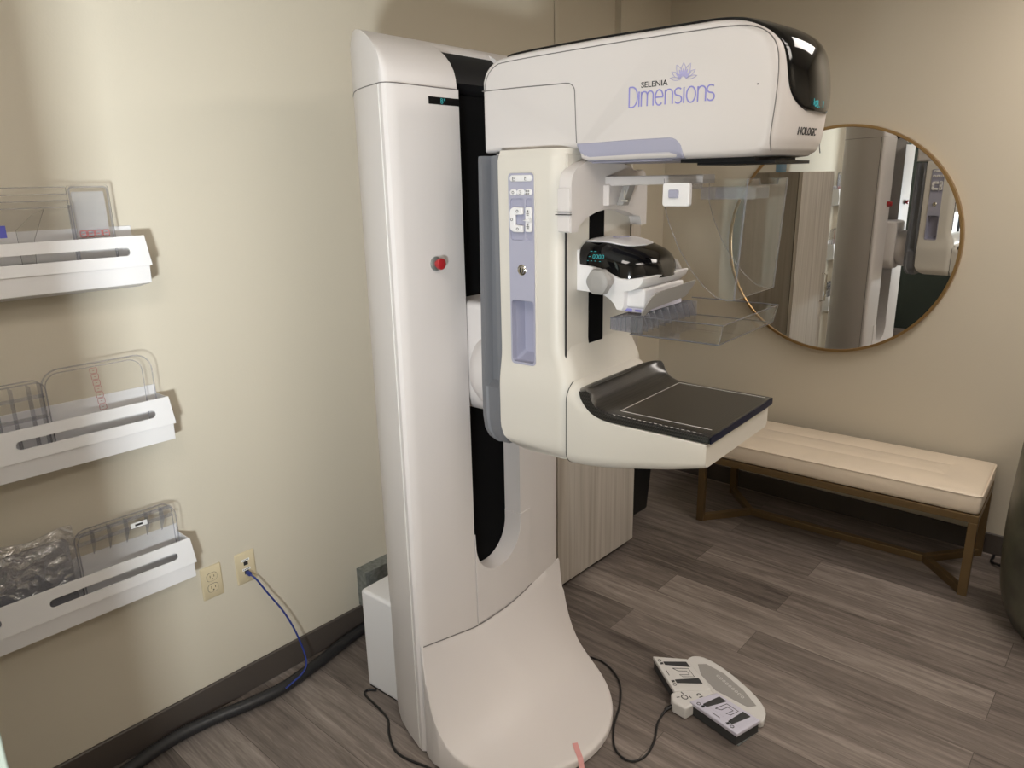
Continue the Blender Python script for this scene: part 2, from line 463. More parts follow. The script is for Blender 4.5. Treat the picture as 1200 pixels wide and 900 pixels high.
# ------------------------------------------------------------------ floor vase at the right edge
va = bmesh.new()
prof = [(.165, 0), (.195, .004), (.222, .03), (.248, .08), (.271, .15), (.281, .24), (.284, .38), (.280, .60), (.276, .76), (.270, .83), (.258, .85), (.245, .845), (.236, .80), (.23, .70), (.0, .69)]
seg = 64; rings = []
fp = catmull([(r, 0, h) for r, h in prof], 5)
for p in fp:
    rings.append([(max(p.x, .001)*(1+.010*math.sin(3*a+p.z*9)*ss(0, .1, p.z))*math.cos(a), max(p.x, .001)*(1+.010*math.sin(3*a+p.z*9)*ss(0, .1, p.z))*math.sin(a), p.z) for a in [2*PI*k/seg for k in range(seg)]])
loft(va, rings)
tag(obj('floor_planter', va, 'vase', None, 60, loc=(2.17, 3.2, 0)), 'large dark mottled green planter pot on the floor at the right of the bench', 'planter')

# ------------------------------------------------------------------ wall plates
def rj(bm, y0, y1, z0, z1, x): box(bm, x, x+.0015, y0, y1, z0, z1)
def duplex(y0, z0):
    t = tag(empty('power_outlet', (0, y0+.035, z0+.057)), 'ivory duplex power outlet on the left wall next to the lowest shelf', 'outlet')
    bm = bmesh.new()
    loft(bm, [[(x, a, b) for a, b in rrect(-.035+i, .035-i, -.057+i, .057-i, .003, 3)] for x, i in ((0, 0), (.003, 0), (.0055, .003))])
    obj('cover_plate', bm, 'almond', t, 40)
    for s in (-1, 1):
        zc = s*.0195
        bm = bmesh.new()
        pts = [(a, b) for a, b in rrect(-.0168, .0168, -.0142, .0142, .011, 6)]
        loft(bm, [[(x, a*k, zc+b*k) for a, b in pts] for x, k in ((.005, 1.), (.0068, 1.), (.0074, .96))])
        f = obj('socket', bm, 'almond', t, 40)
        bm = bmesh.new(); tube(bm, [(.0056, a, zc+c) for a, c in rrect(-.0174, .0174, -.0148, .0148, .011, 6)], .0008, 5, closed=True); obj('socket_gap', bm, 'seam', f)
        bm = nb((.0073, .0079, -.0075, -.0058, zc-.001, zc+.007), (.0073, .0079, .0058, .0075, zc-.001, zc+.006))
        lathe(bm, [(.0024, .0073), (.0024, .0079)], lambda x, y, h: (h, x, zc-.0068+y), 12)
        obj('slot', bm, 'ink', f, 0)
    bm = bmesh.new(); lathe(bm, [(.003, .0054), (.003, .0064)], lambda x, y, h: (h, x, y), 12); obj('screw', bm, 'almond', t)
duplex(.9058, .4073)
nj = tag(empty('network_outlet', (0, 1.0612, .4653)), 'ivory network wall plate with a blue cable plugged in', 'outlet')
bm = bmesh.new()
loft(bm, [[(x, a, b) for a, b in rrect(-.035+i, .035-i, -.057+i, .057-i, .003, 3)] for x, i in ((0, 0), (.003, 0), (.0055, .003))])
obj('cover_plate', bm, 'almond', nj, 40)
for zc in (.018, -.016):
    p = obj('label_strip', nb((.005, .0062, -.014, .014, zc+.006, zc+.014)), 'lbl', nj, 0, label='white label strip')
    bm = bmesh.new()
    for k in range(5): box(bm, .0061, .0066, -.011+k*.0046, -.0085+k*.0046, zc+.0085, zc+.0118)
    obj('print', bm, 'ink', p, 0)
    obj('jack', nb((.005, .0064, -.0075, .0075, zc-.0085, zc+.005)), 'ink', nj, 0)
for zc in (.048, -.048):
    bm = bmesh.new(); lathe(bm, [(.003, .005), (.003, .0062)], lambda x, y, h: (h, x, zc+y), 12); obj('screw', bm, 'almond', nj)
ec = tag(empty('ethernet_cable', (0, 1.0612, .447)), 'blue ethernet cable hanging from the network plate down to the floor hose', 'cable')
bm = nb((.0075, .030, -.006, .006, -.006, .006)); obj('plug', bm, 'blue', ec, 0, (.002, 2))
bm = bmesh.new()
tube(bm, [(.028, 0, 0), (.045, .012, -.02), (.055, .045, -.09), (.062, .085, -.17), (.075, .112, -.25), (.098, .125, -.33), (.122, .118, -.372), (.134, .092, -.392), (.138, .055, -.402), (.139, .02, -.410)], .0032, 8, 8); obj('cord', bm, 'blue', ec)

# ------------------------------------------------------------------ hose, cables, floor boxes
bm = bmesh.new()
hp = [(.043, 1.80, .025), (.043, 1.62, .025), (.045, 1.48, .025), (.065, 1.36, .025), (.092, 1.24, .025), (.113, 1.09, .025), (.10, .97, .025), (.075, .86, .025), (.062, .76, .025), (.066, .67, .025), (.083, .58, .025), (.10, .46, .025), (.11, .30, .025)]
tube(bm, hp, .0205, 12, 26, ribs=.045)
tag(obj('corrugated_hose', bm, 'hose', None, 60), 'thick black corrugated cable hose lying along the baseboard of the left wall', 'hose')
bm = bmesh.new()
tube(bm, [(.355, 1.303, .005), (.33, 1.283, .005), (.345, 1.262, .005), (.435, 1.25, .005), (.50, 1.235, .005), (.555, 1.195, .005), (.622, 1.163, .005), (.68, 1.163, .005), (.77, 1.185, .005), (.86, 1.19, .005)], .004, 8, 8)
tag(obj('floor_cable', bm, 'cable'), 'thin black cord curling over the floor at the left foot of the white machine', 'cable')
gb = tag(empty('junction_box', (0.001, 1.60, .30)), 'galvanised steel junction box on the left wall behind the white machine', 'box')
gx = obj('housing', nb((0, .06, -.095, .095, -.195, -.035)), 'steel', gb, 0, (.002, 2))
gx.location = (0, 0, 0)
bm = bmesh.new()
lathe(bm, [(.005, .06), (.005, .063)], lambda x, yy, h: (h, -.07+x, -.055+yy), 10)
obj('screw', bm, 'steel', gb)
bm = bmesh.new(); tube(bm, [(1.81, 3.735, .006), (1.815, 3.66, .008), (1.87, 3.62, .022), (1.93, 3.64, .03), (1.98, 3.70, .012), (2.10, 3.735, .006), (2.2, 3.735, .006)], .006, 8, 8)
tag(obj('loose_cable', bm, 'cable'), 'black cable loop on the floor between the bench and the green planter', 'cable')

# ------------------------------------------------------------------ wall shelves
def shelf(zt, lab):
    t = tag(empty('wall_shelf', (0, .43, zt-.146)), lab, 'shelf', 'white wall pocket shelves')
    Y0, Y1 = -.47, .427
    H = .146
    s1 = [(a, b) for a, b in rrect(.035, .382, .095, .117, .0105, 6)]
    s0 = [(a, b) for a, b in rrect(-.425, -.076, .095, .117, .0105, 6)]
    bm = bmesh.new()
    def fn(a, b, c):  # front sheet leans: crease at b=.068 is furthest out
        x = .097-(b-.068)*.16
        return (x-c, a, b)
    plate(bm, [(Y0, .066), (Y1+.006, .066), (Y1, H), (Y0, H)], [s1, s0], .003, fn)
    obj('front_panel', bm, 'white2', t, 0)
    bm = bmesh.new()
    loft(bm, [[(.094, y, .068), (.092, y, .018), (.0015, y, 0), (.0015, y, .170), (.0045, y, .170), (.0045, y, .004), (.089, y, .021), (.091, y, .068)] for y in (Y0, Y1)])
    obj('tray', bm, 'white2', t, 0, (.0008, 1))
    for y in (Y0+.002, Y1-.003):
        bm = bmesh.new()
        plate(bm, [(.0046, .006), (.089, .022), (.090, .066), (.081, H-.002), (.0046, H-.002)], [], .002, lambda a, b, c: (a, y+c, b))
        obj('end_panel', bm, 'white2', t, 0)
    return t
shelf(1.594, 'white metal wall shelf, topmost of the three')
shelf(1.136, 'white metal wall shelf, middle of the three')
shelf(.685, 'white metal wall shelf, lowest of the three')

def yz(x): return lambda a, b, c: (x+c, a, b)
def printed_squares(parent, y0, z0, dy, dz, n, w, h, x, along='y'):
    bm = bmesh.new()
    for k in range(n):
        a, b = y0+dy*k, z0+dz*k
        pts = rrect(a, a+w, b, b+h, .004, 3)
        strokes(bm, [pts+[pts[0]]], .0014, yz(x))
        strokes(bm, [[(a+w*.35, b+h*.5), (a+w*.65, b+h*.5)]], .0014, yz(x))
    obj('scale_print', bm, 'redp', parent, 0, label='small red printed scale')
# top shelf: rectangular clear plate
def slab(y0, y1, z0, z1, r, x, t=.003, lean=0.):
    bm = bmesh.new()
    plate(bm, rrect(y0, y1, z0, z1, r, 6), [], t, lambda a, b, c: (x+c-(b-z0)*lean, a, b), 1, 0); return bm
pd = tag(empty('paddle', (.05, .75, 1.48)), 'clear rectangular paddle with red number squares at the right end of the top shelf', 'paddle', 'acrylic paddles on the shelves')
def P(name, bm, m, par, off, **k):
    for v in bm.verts: v.co -= Vector(off)
    return obj(name, bm, m, par, **k)
O1 = (.05, .75, 1.48)
P('plate', slab(.695, .797, 1.478, 1.729, .010, .048), ['acr', 'acre'], pd, O1)
bm = bmesh.new(); tube(bm, [(.053, a, b) for a, b in rrect(.7, .792, 1.485, 1.7235, .008, 4)], .0022, 6, closed=True); P('rim', bm, 'acre2', pd, O1)
P('frosted_area', slab(.706, .785, 1.60, 1.712, .004, .0445, .0015), ['frost', 'frost'], pd, O1)
bm = bmesh.new()
for k in range(4):
    a = .710+k*.0185; pts = rrect(a, a+.0155, 1.597, 1.613, .003, 3)
    strokes(bm, [pts+[pts[0]], [(a+.004, 1.605), (a+.011, 1.605)]], .0020, yz(.0535))
P('scale_print', bm, 'redp', pd, O1, smooth=0, label='red printed number squares')
# top shelf: long tray paddle
pd = tag(empty('paddle', (.065, .50, 1.48)), 'long clear tray paddle with ledges and blue tag on the top shelf', 'paddle', 'acrylic paddles on the shelves')
O1 = (.065, .50, 1.48)
P('plate', slab(.28, .692, 1.478, 1.727, .006, .058), ['acr', 'acre2'], pd, O1)
bm = bmesh.new()
for z in (1.723, 1.706, 1.69, 1.674):
    box(bm, .0612, .083 if z < 1.70 else .072, .285, .687, z, z+.0025)
P('ledge', bm, 'acre2', pd, O1, smooth=0)
bm = bmesh.new(); box(bm, .0612, .081, .688, .692, 1.478, 1.68); P('side_wall', bm, 'acre2', pd, O1, smooth=0)
bm = bmesh.new(); plate(bm, [(.560, 1.48), (.585, 1.48), (.596, 1.600), (.628, 1.672), (.600, 1.66), (.572, 1.635), (.560, 1.625)], [], .003, yz(.077), 1, 0)
P('clip', bm, ['acr', 'acre'], pd, O1, smooth=0)
P('tag', nb((.073, .0765, .50, .540, 1.608, 1.637)), 'bluel', pd, O1, smooth=0, label='small blue tag')
# middle shelf: big plate with scale
pd = tag(empty('paddle', (.04, .69, 1.03)), 'large clear rounded paddle with a red printed scale on the middle shelf', 'paddle', 'acrylic paddles on the shelves')
O1 = (.04, .69, 1.03)
bm = bmesh.new()
rr = [rrect(.552+i, .832-i, 1.022+i, 1.267-i, .045-i*.6, 7) for i in (0, .004, .012, .016)]
loft(bm, [[(x, a, b) for a, b in r] for r, x in zip(rr, (.062, .040, .034, .033))], cap=False)
f = bm.faces.new([bm.verts.new((.033, a, b)) for a, b in rr[3]])
P('plate', bm, 'acr', pd, O1, smooth=30)
bm = bmesh.new(); tube(bm, [(.062, a, b) for a, b in rr[0]], .0020, 6, closed=True); P('rim', bm, 'acre2', pd, O1)
bm = bmesh.new(); tube(bm, [(.034, a, b) for a, b in rr[3]], .0016, 6, closed=True); P('inner_rim', bm, 'acre2', pd, O1)
bm = bmesh.new()
for k in range(7):
    b = 1.232-k*.0175; a = .680+k*.0015
    pts = rrect(a, a+.018, b, b+.015, .003, 3)
    strokes(bm, [pts+[pts[0]], [(a+.007, b+.0075), (a+.011, b+.0075)]], .0011, yz(.0345))
P('scale_print', bm, 'redp', pd, O1, smooth=0, label='column of red printed scale squares')
# middle shelf: ribbed square paddle
pd = tag(empty('paddle', (.07, .47, 1.03)), 'small clear ribbed spot paddle at the left of the middle shelf', 'paddle', 'acrylic paddles on the shelves')
O1 = (.07, .47, 1.03)
bm = bmesh.new()
R0 = rrect(.37, .556, 1.022, 1.246, .022, 6)
loft(bm, [[(x, a, b) for a, b in R0] for x in (.046, .080)], cap=False)
P('wall', bm, 'acr', pd, O1, smooth=30)
for x in (.046, .080):
    bm = bmesh.new(); tube(bm, [(x, a, b) for a, b in R0], .0018, 6, closed=True); P('rim', bm, 'acre2', pd, O1)
bm = bmesh.new()
for y in (.40, .445, .481, .521, .546): box(bm, .0475, .0785, y, y+.0025, 1.03, 1.238)
for z in (1.205, 1.15): box(bm, .0475, .0785, .375, .552, z, z+.0025)
P('rib', bm, 'acre2', pd, O1, smooth=0)
# bottom shelf: ribbed tray
pd = tag(empty('paddle', (.06, .70, .58)), 'clear ribbed tray paddle with a white label at the right of the lowest shelf', 'paddle', 'acrylic paddles on the shelves')
O1 = (.06, .70, .58)
R0 = rrect(.562, .832, .572, .803, .032, 7)
bm = bmesh.new(); plate(bm, R0, [], .003, yz(.040), 1, 0); P('plate', bm, ['acr', 'acre2'], pd, O1)
bm = bmesh.new(); loft(bm, [[(x, a, b) for a, b in R0] for x in (.044, .070)], cap=False); P('wall', bm, 'acr', pd, O1, smooth=30)
for x in (.044, .070):
    bm = bmesh.new(); tube(bm, [(x, a, b) for a, b in R0], .0018, 6, closed=True); P('rim', bm, 'acre2', pd, O1)
for y in (.604, .648, .694, .752, .795):
    bm = bmesh.new(); plate(bm, [(.0435, .722), (.0435, .798), (.070, .798), (.070, .765)], [], .003, lambda a, b, c, y=y: (a, y+c, b))
    P('rib', bm, 'acre2', pd, O1, smooth=0)
bm = bmesh.new(); 
for z in (.792, .765): box(bm, .044, .066, .566, .828, z, z+.002)
P('ledge', bm, 'acre2', pd, O1, smooth=0)
lb = P('label_plate', nb((.0715, .0735, .702, .748, .770, .785)), 'lbl', pd, O1, smooth=0, label='white label plate')
bm = nb((.0735, .0739, .714, .735, .7745, .7805)); 
for v in bm.verts: v.co -= Vector(O1)
obj('print', bm, 'ink', lb, 0)
# bottom shelf: bagged paddle
pd = tag(empty('paddle', (.05, .40, .58)), 'flat grey paddle wrapped in crinkled clear plastic on the lowest shelf', 'paddle', 'acrylic paddles on the shelves')
O1 = (.05, .40, .58)
bm = bmesh.new(); plate(bm, rrect(.22, .549, .572, .795, .02, 5), [], .003, yz(.036), 1, 0)
P('plate', bm, ['smoke', 'acre'], pd, O1)
bm = bmesh.new(); NX, NY = 46, 30
random.seed(3)
from mathutils import noise
g = []
for side in (0, 1):
    gg = []
    for i in range(NX+1):
        row = []
        for j in range(NY+1):
            y = .205+.36*i/NX; z = .573+.248*j/NY
            ed = min(i, NX-i, j, NY-j)/5.
            nz = noise.noise(Vector((y*20, z*20, side*5)))*.5+noise.noise(Vector((y*50+z*30, z*45, side*9)))*.35
            rg = (1-min(1, abs(noise.noise(Vector((y*16+z*9, z*22-y*6, side*5))))*2.2))**3; rg2 = (1-min(1, abs(noise.noise(Vector((y*34-z*25, z*30, 3+side*5))))*2.4))**3
            th = min(1, ed)*(.005+.007*rg+.005*rg2+.004*nz)
            x = (.0375+max(.0030, th+.003)) if side else .0375-max(.0030, th*.7)
            zz = z+.012*noise.noise(Vector((y*12, 1, 2)))*(j/NY)
            row.append(bm.verts.new((x, y, zz)))
        gg.append(row)
    for i in range(NX):
        for j in range(NY): bm.faces.new((gg[i][j], gg[i+1][j], gg[i+1][j+1], gg[i][j+1]))
P('plastic_wrap', bm, 'bag', pd, O1, smooth=180)

# ------------------------------------------------------------------ imaging machine (local axes: u forward, v sideways, z up)
ma = tag(empty('mammography_machine', (.702, 1.549, 0), math.radians(2.5)), 'tall white mammography machine standing on the floor in the middle of the room', 'medical machine')

# --- column: plan outline with a recessed slot
NV0, NV1 = -.084, .147      # slot edges
def plan(front=0.):
    half = [(-.372, .0), (-.370, -.06), (-.358, -.115), (-.335, -.155), (-.300, -.190), (-.255, -.226), (-.215, -.256), (-.17, -.284), (-.11, -.309), (-.06, -.325), (-.032, -.3345)]
    half += [(-.018, -.3365), (-.008, -.331), (-.0025, -.320), (0, -.300)]
    return half
def outline(slot=True):
    n = plan()
    f = [(a, -b*1.10) for a, b in reversed(n)]
    mid = [(0, NV0), (-.075, NV0), (-.075, NV1), (0, NV1)] if slot else [(0, NV0), (0, NV1)]
    return n[1:] + mid + f[:-1]
bm = bmesh.new()
loft(bm, [[(u, v, z) for u, v in outline()] for z in (.012, .30, 1.0, 1.951)])
column = obj('column', bm, 'white', ma, 32)
# base plinth shadow gap
bm = bmesh.new(); loft(bm, [[(u*.97, v*.97, z) for u, v in outline(False)] for z in (0, .013)]); obj('plinth', bm, 'seamd', ma, 0)
def planv(u):
    n = [q for q in plan()]
    for (a, p), (c, q) in zip(n, n[1:]):
        if a <= u <= c and c > a: return -(p+(q-p)*(u-a)/(c-a))
    return .3365
# cap: front sweeps back as it rises
def capf(z):
    t = max(0, (z-1.953)/.145); t = min(t, 1)
    return -.205*(1-math.sqrt(max(0, 1-t**1.9)))
bm = bmesh.new(); rings = []
O = outline()
zz = [1.953, 1.962, 1.98, 2.0, 2.02, 2.04, 2.058, 2.072, 2.083, 2.091, 2.0965]
for z in zz:
    cf = capf(z); ring = []
    for u, v in O:
        lim = cf - (.0 if u > -.07 else 0)
        if u == -.075:      # slot floor follows the sweep, set back
            uu = min(-.075*(1-ss(2.045, 2.066, z)), cf-.045*(1-ss(2.045, 2.066, z)))
        else:
            d = lim-u
            k = .008
            uu = u if (d > .03 or u < -.2) else lim - k*math.log(1+math.exp(d/k)) if d > -.3 else lim
            uu = max(uu, -.372)
        pv = planv(uu)*(1.10 if v > 0 else 1)
        v2 = max(-pv, min(pv, v)) if u < 1 and u != -.075 and uu < u-1e-6 else v
        e = 1 - .022*max(0, (z-2.07)/.0265)**2
        ring.append((uu*1.0+.02*max(0, (z-2.075)/.0215)**2*(uu < -.25), v2*e, z))
    rings.append(ring)
loft(bm, rings, cap=True)
obj('column_cap', bm, 'white', column, 45)
# black slot band on the slot floor
bm = bmesh.new()
pts = []
rings = [[(-.0745, NV0+.001, z), (-.0745, NV1-.001, z), (-.066, NV1-.001, z), (-.066, NV0+.001, z)] for z in (.47, 1.0, 1.95)]
loft(bm, rings); obj('slot_band', bm, 'blackdk', ma, 0, label='black band in the slot')
bm = bmesh.new()
rings = []
for k in range(13):
    z = 1.951+.128*k/12; c = capf(z)
    rings.append([(c-.018-.044*(1-ss(0, 1, k/2.)), NV0+.001, z), (c-.018-.044*(1-ss(0, 1, k/2.)), NV1-.001, z), (c-.08, NV1-.001, z), (c-.08, NV0+.001, z)])
loft(bm, rings); obj('slot_hood', bm, 'black', ma, 30, label='curved black hood of the slot')
# lower panel with a rounded notch
bm = bmesh.new()
a0, a1, cv = NV0+.002, .198, (NV0+NV1)/2
rad = (NV1-NV0)/2-.004
poly = [(a0, .338), (a0+.13, .333), (a1, .352), (a1, .64), (NV1-.004, .64)]
poly += [(cv+rad*math.cos(math.radians(t)), .612+rad*math.sin(math.radians(t))*1.03) for t in range(0, -181, -9)] + [(a0, .655)]
plate(bm, poly, [], .068, lambda a, b, c: (.003-c, a, b))
obj('lower_panel', bm, 'white', ma, 30, (.006, 3, 40))
# seams of the column
bm = bmesh.new(); tube(bm, [(-.031, -.3358, z) for z in (.02, .4, 1.0, 1.95)], .0016, 6); obj('side_seam', bm, 'line', column, label='pale vertical seam')
n_ = plan()
for pts_ in (n_[1:]+[(0, NV0)], [(0, NV1), (0, .29)]+[(a, -c*1.10) for a, c in reversed(n_)][1:-1]):
    bm = bmesh.new(); tube(bm, [(u*1.001, v*1.001, 1.952) for u, v in pts_], .0013, 5); obj('cap_seam', bm, 'seam', column, label='thin dark seam under the cap')
bm = bmesh.new(); tube(bm, [(.0025, -.326, .388), (.0015, -.25, .369), (.0015, -.16, .348), (.0025, NV0, .333), (.0045, .05, .331), (.0045, .14, .340), (.0045, .198, .353)], .0016, 5, 4); obj('foot_seam', bm, 'seam', column, label='thin dark seam above the foot')
bm = bmesh.new(); tube(bm, [(-.031, .3695, z) for z in (.02, .4, 1.0, 1.95)], .0016, 6); obj('side_seam', bm, 'seam', column, label='dark vertical seam')
# display strip and emergency stop
ds = obj('display_strip', nb((-.0005, .0015, -.197, NV0, 1.911, 1.929)), 'gloss', ma, 0, label='black display strip')
bm = bmesh.new()
strokes(bm, [arc(-.150, 1.9175, .004, .0035, 0, 360), arc(-.1505, 1.9238, .003, .0028, 0, 360), [(-.142, 1.921), (-.142, 1.926), (-.138, 1.926), (-.138, 1.921)]], .0013, lambda a, b, c: (.0016+c, a, b))
obj('digits', bm, 'cyan', ds, 0)
for sv, (vv, zz_) in ((1, (-.2, 1.507)),):
    bm = bmesh.new(); lathe(bm, [(.0185, 0), (.0185, .006), (.014, .008)], lambda x, y, h: (h, vv+x, zz_+y), 24)
    eb = obj('emergency_button', bm, 'steel', ma, 30)
    bm = bmesh.new(); lathe(bm, [(.010, .007), (.010, .014), (.0145, .016), (.0155, .021), (.0145, .026), (.009, .028)], lambda x, y, h: (h, vv+x, zz_+y), 24)
    obj('button_cap', bm, 'red', eb, 40, label='red mushroom push button')
bm = bmesh.new(); lathe(bm, [(.0185, 0), (.0185, .006), (.0165, .018), (.0165, .028), (.010, .0305)], lambda x, y, h: (h, .2+x, 1.507+y), 24)
obj('emergency_button', bm, 'red', ma, 40)

# --- flared foot
bm = bmesh.new()
def ell(v): return .405*math.sqrt(max(0, 1-(v/.352)**2))
SZ = [(-.40, .400), (-.335, .387), (-.25, .367), (-.16, .346), (-.084, .331), (.05, .329), (.14, .338), (.198, .351), (.335, .372), (.40, .38)]
def z0_(v):
    for (a, p), (b, q) in zip(SZ, SZ[1:]):
        if a <= v <= b: return p+(q-p)*(v-a)/(b-a)
    return .36
def gz(u, v):
    lam = .055+.05*(1-min(1, abs(v)/.35)**2)
    return .030+(z0_(v)-.03)*math.exp(-u/lam)-.006*ss(.1, .4, u)
NVv, NU = 44, 26
vv = [.3505*math.sin(PI/2*(-1+2*j/NVv)) for j in range(NVv+1)]
G = []
for v in vv:
    row = []; e = max(ell(v), .012)
    for i in range(NU+1):
        t = i/NU; u = -.004+(e+.004)*(t**1.25 if e > .1 else t)
        row.append((u, v*(1+(.046 if v > 0 else -.064)*math.exp(-max(u, 0)/.030)*ss(0, .2, abs(v))), gz(max(u, 0), v)))
    G.append(row)
V = [[bm.verts.new(p) for p in r] for r in G]
for j in range(NVv):
    for i in range(NU): bm.faces.new((V[j][i], V[j][i+1], V[j+1][i+1], V[j+1][i]))
rim = [r[-1] for r in V]
rimfull = V[0][:-1]+rim+list(reversed(V[-1][:-1]))
prev = rimfull
for dz, off in ((.004, .0035), (.010, .005)):
    cur = [bm.verts.new((q.co.x+off*.9*(q.co.x > .02), q.co.y*(1+off/.35), max(q.co.z-dz, .014))) for q in rimfull]
    for a, b, c, d in zip(prev, prev[1:], cur[1:], cur): bm.faces.new((a, b, c, d))
    prev = cur
cur = [bm.verts.new((q.co.x, q.co.y, .008)) for q in prev]
for a, b, c, d in zip(prev, prev[1:], cur[1:], cur): bm.faces.new((a, b, c, d))
bm.faces.new(cur)
foot = obj('base_foot', bm, 'white', ma, 50)
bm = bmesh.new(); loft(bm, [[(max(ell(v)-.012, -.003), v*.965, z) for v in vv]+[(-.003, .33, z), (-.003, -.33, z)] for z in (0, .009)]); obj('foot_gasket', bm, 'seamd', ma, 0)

rb = obj('rear_box', nb((-.405, -.20, -.229, .22, .006, .386)), 'white2', ma, 40, (.012, 4), label='plain white box behind the column')
obj('rear_box_base', nb((-.40, -.21, -.222, .21, 0, .006)), 'black', ma, 0)
# --- hub between column and arm
hub = bmesh.new()
hubo = arc(.089, .152, .02, .02, 0, 90, 10)+arc(-.089, .152, .02, .02, 90, 180, 10)+arc(-.019, -.082, .09, .09, 180, 270, 10)+arc(.019, -.082, .09, .09, 270, 360, 10)
loft(hub, [[(u, .5*(NV0+NV1)+a*k, 1.215+b*k) for a, b in hubo] for u, k in ((-.068, 1.), (.03, 1.), (.048, .97), (.058, .90))])
hb = obj('arm_hub', hub, 'white', ma, 40)
bm = bmesh.new(); lathe(bm, [(.105, .03), (.118, .05), (.128, .075), (.130, .105), (.126, .136)], lambda x, y, h: (h, -.008+x, 1.19+y), 48); obj('pivot_disc', bm, 'white', hb, 40)

# --- grey rear cover of the arm
VC = -.010; HW = .176
bm = bmesh.new()
def gring(z, u0, u1, w, rec=0.):
    p = []
    for s in (-1, 1):
        q = [(u0, w), (u0+.016, w+.004), (u0+.022, w-rec), (u1-.02, w-rec), (u1-.016, w+.002), (u1, w)]
        if s > 0: q = q[::-1]
        p += [(u, VC+s*b, z) for u, b in q]
    return p
loft(bm, [gring(1.02, .178, .206, .120), gring(1.025, .160, .208, .145), gring(1.04, .148, .21, .158), gring(1.065, .140, .212, .166), gring(1.10, .137, .212, .168), gring(1.185, .136, .212, .168), gring(1.20, .136, .212, .168, .022), gring(1.772, .146, .212, .168, .022), gring(1.778, .146, .212, .166, .022)])
rear = obj('rear_cover', bm, 'grey', ma, 30, label='grey rear cover of the arm')

# --- arm body
def body_ring(z):
    ur = .2125
    if z < 1.10:
        t = (1.10-z)/.07; ur = .2125+.075*(1-math.sqrt(max(0, 1-min(t, 1)**2)))
    uf = .406 + .030*ss(1.33, 1.235, z)
    w = HW + .012*ss(1.30, 1.20, z) - .010*ss(1.765, 1.79, z)
    if z < 1.06: w -= .022*ss(1.06, 1.03, z)
    rf = .040 + .0*z
    pts = []
    for s in (1, -1):
        if s > 0:
            q = [(ur, .0), (ur, w-.004), (ur+.004, w)]
            q += [(uf-rf+rf*math.sin(math.radians(t)), w-rf+rf*math.cos(math.radians(t))) for t in range(0, 91, 10)]
            pts += [(u, VC+b, z) for u, b in q]
        else:
            q = [(uf-rf+rf*math.sin(math.radians(t)), w-rf+rf*math.cos(math.radians(t))) for t in range(90, -1, -10)] + [(ur+.004, w), (ur, w-.004)]
            pts += [(u, VC-b, z) for u, b in q]
    return pts
bm = bmesh.new()
loft(bm, [body_ring(z) for z in (1.031, 1.034, 1.04, 1.05, 1.065, 1.085, 1.10, 1.16, 1.20, 1.22, 1.24, 1.255, 1.27, 1.285, 1.30, 1.315, 1.33, 1.40, 1.765, 1.775, 1.783, 1.789)])
def cut(bm, boxes):
    def tmp(bm_):
        bmesh.ops.recalc_face_normals(bm_, faces=bm_.faces)
        me = bpy.data.meshes.new('cut'); bm_.to_mesh(me); bm_.free(); o = bpy.data.objects.new('cut', me); COL.objects.link(o); return o
    a = tmp(bm); c = tmp(nb(*boxes))
    md_ = a.modifiers.new('b', 'BOOLEAN'); md_.operation = 'DIFFERENCE'; md_.solver = 'EXACT'; md_.object = c
    dg = bpy.context.evaluated_depsgraph_get(); dg.update()
    me = bpy.data.meshes.new_from_object(a.evaluated_get(dg)); out = bmesh.new(); out.from_mesh(me)
    for o in (a, c):
        q = o.data; bpy.data.objects.remove(o); bpy.data.meshes.remove(q)
    bpy.data.meshes.remove(me); return out
PK = (.2555, .3245, 1.272, 1.430)
bm = cut(bm, [(PK[0]-.001, PK[1]+.001, VC-HW-.02, VC-HW+.045, PK[2]-.001, PK[3]+.001), (PK[0]-.001, PK[1]+.001, VC+HW-.045, VC+HW+.02, PK[2]-.001, PK[3]+.001)])
arm = obj('arm_body', bm, 'cream', ma, 40)

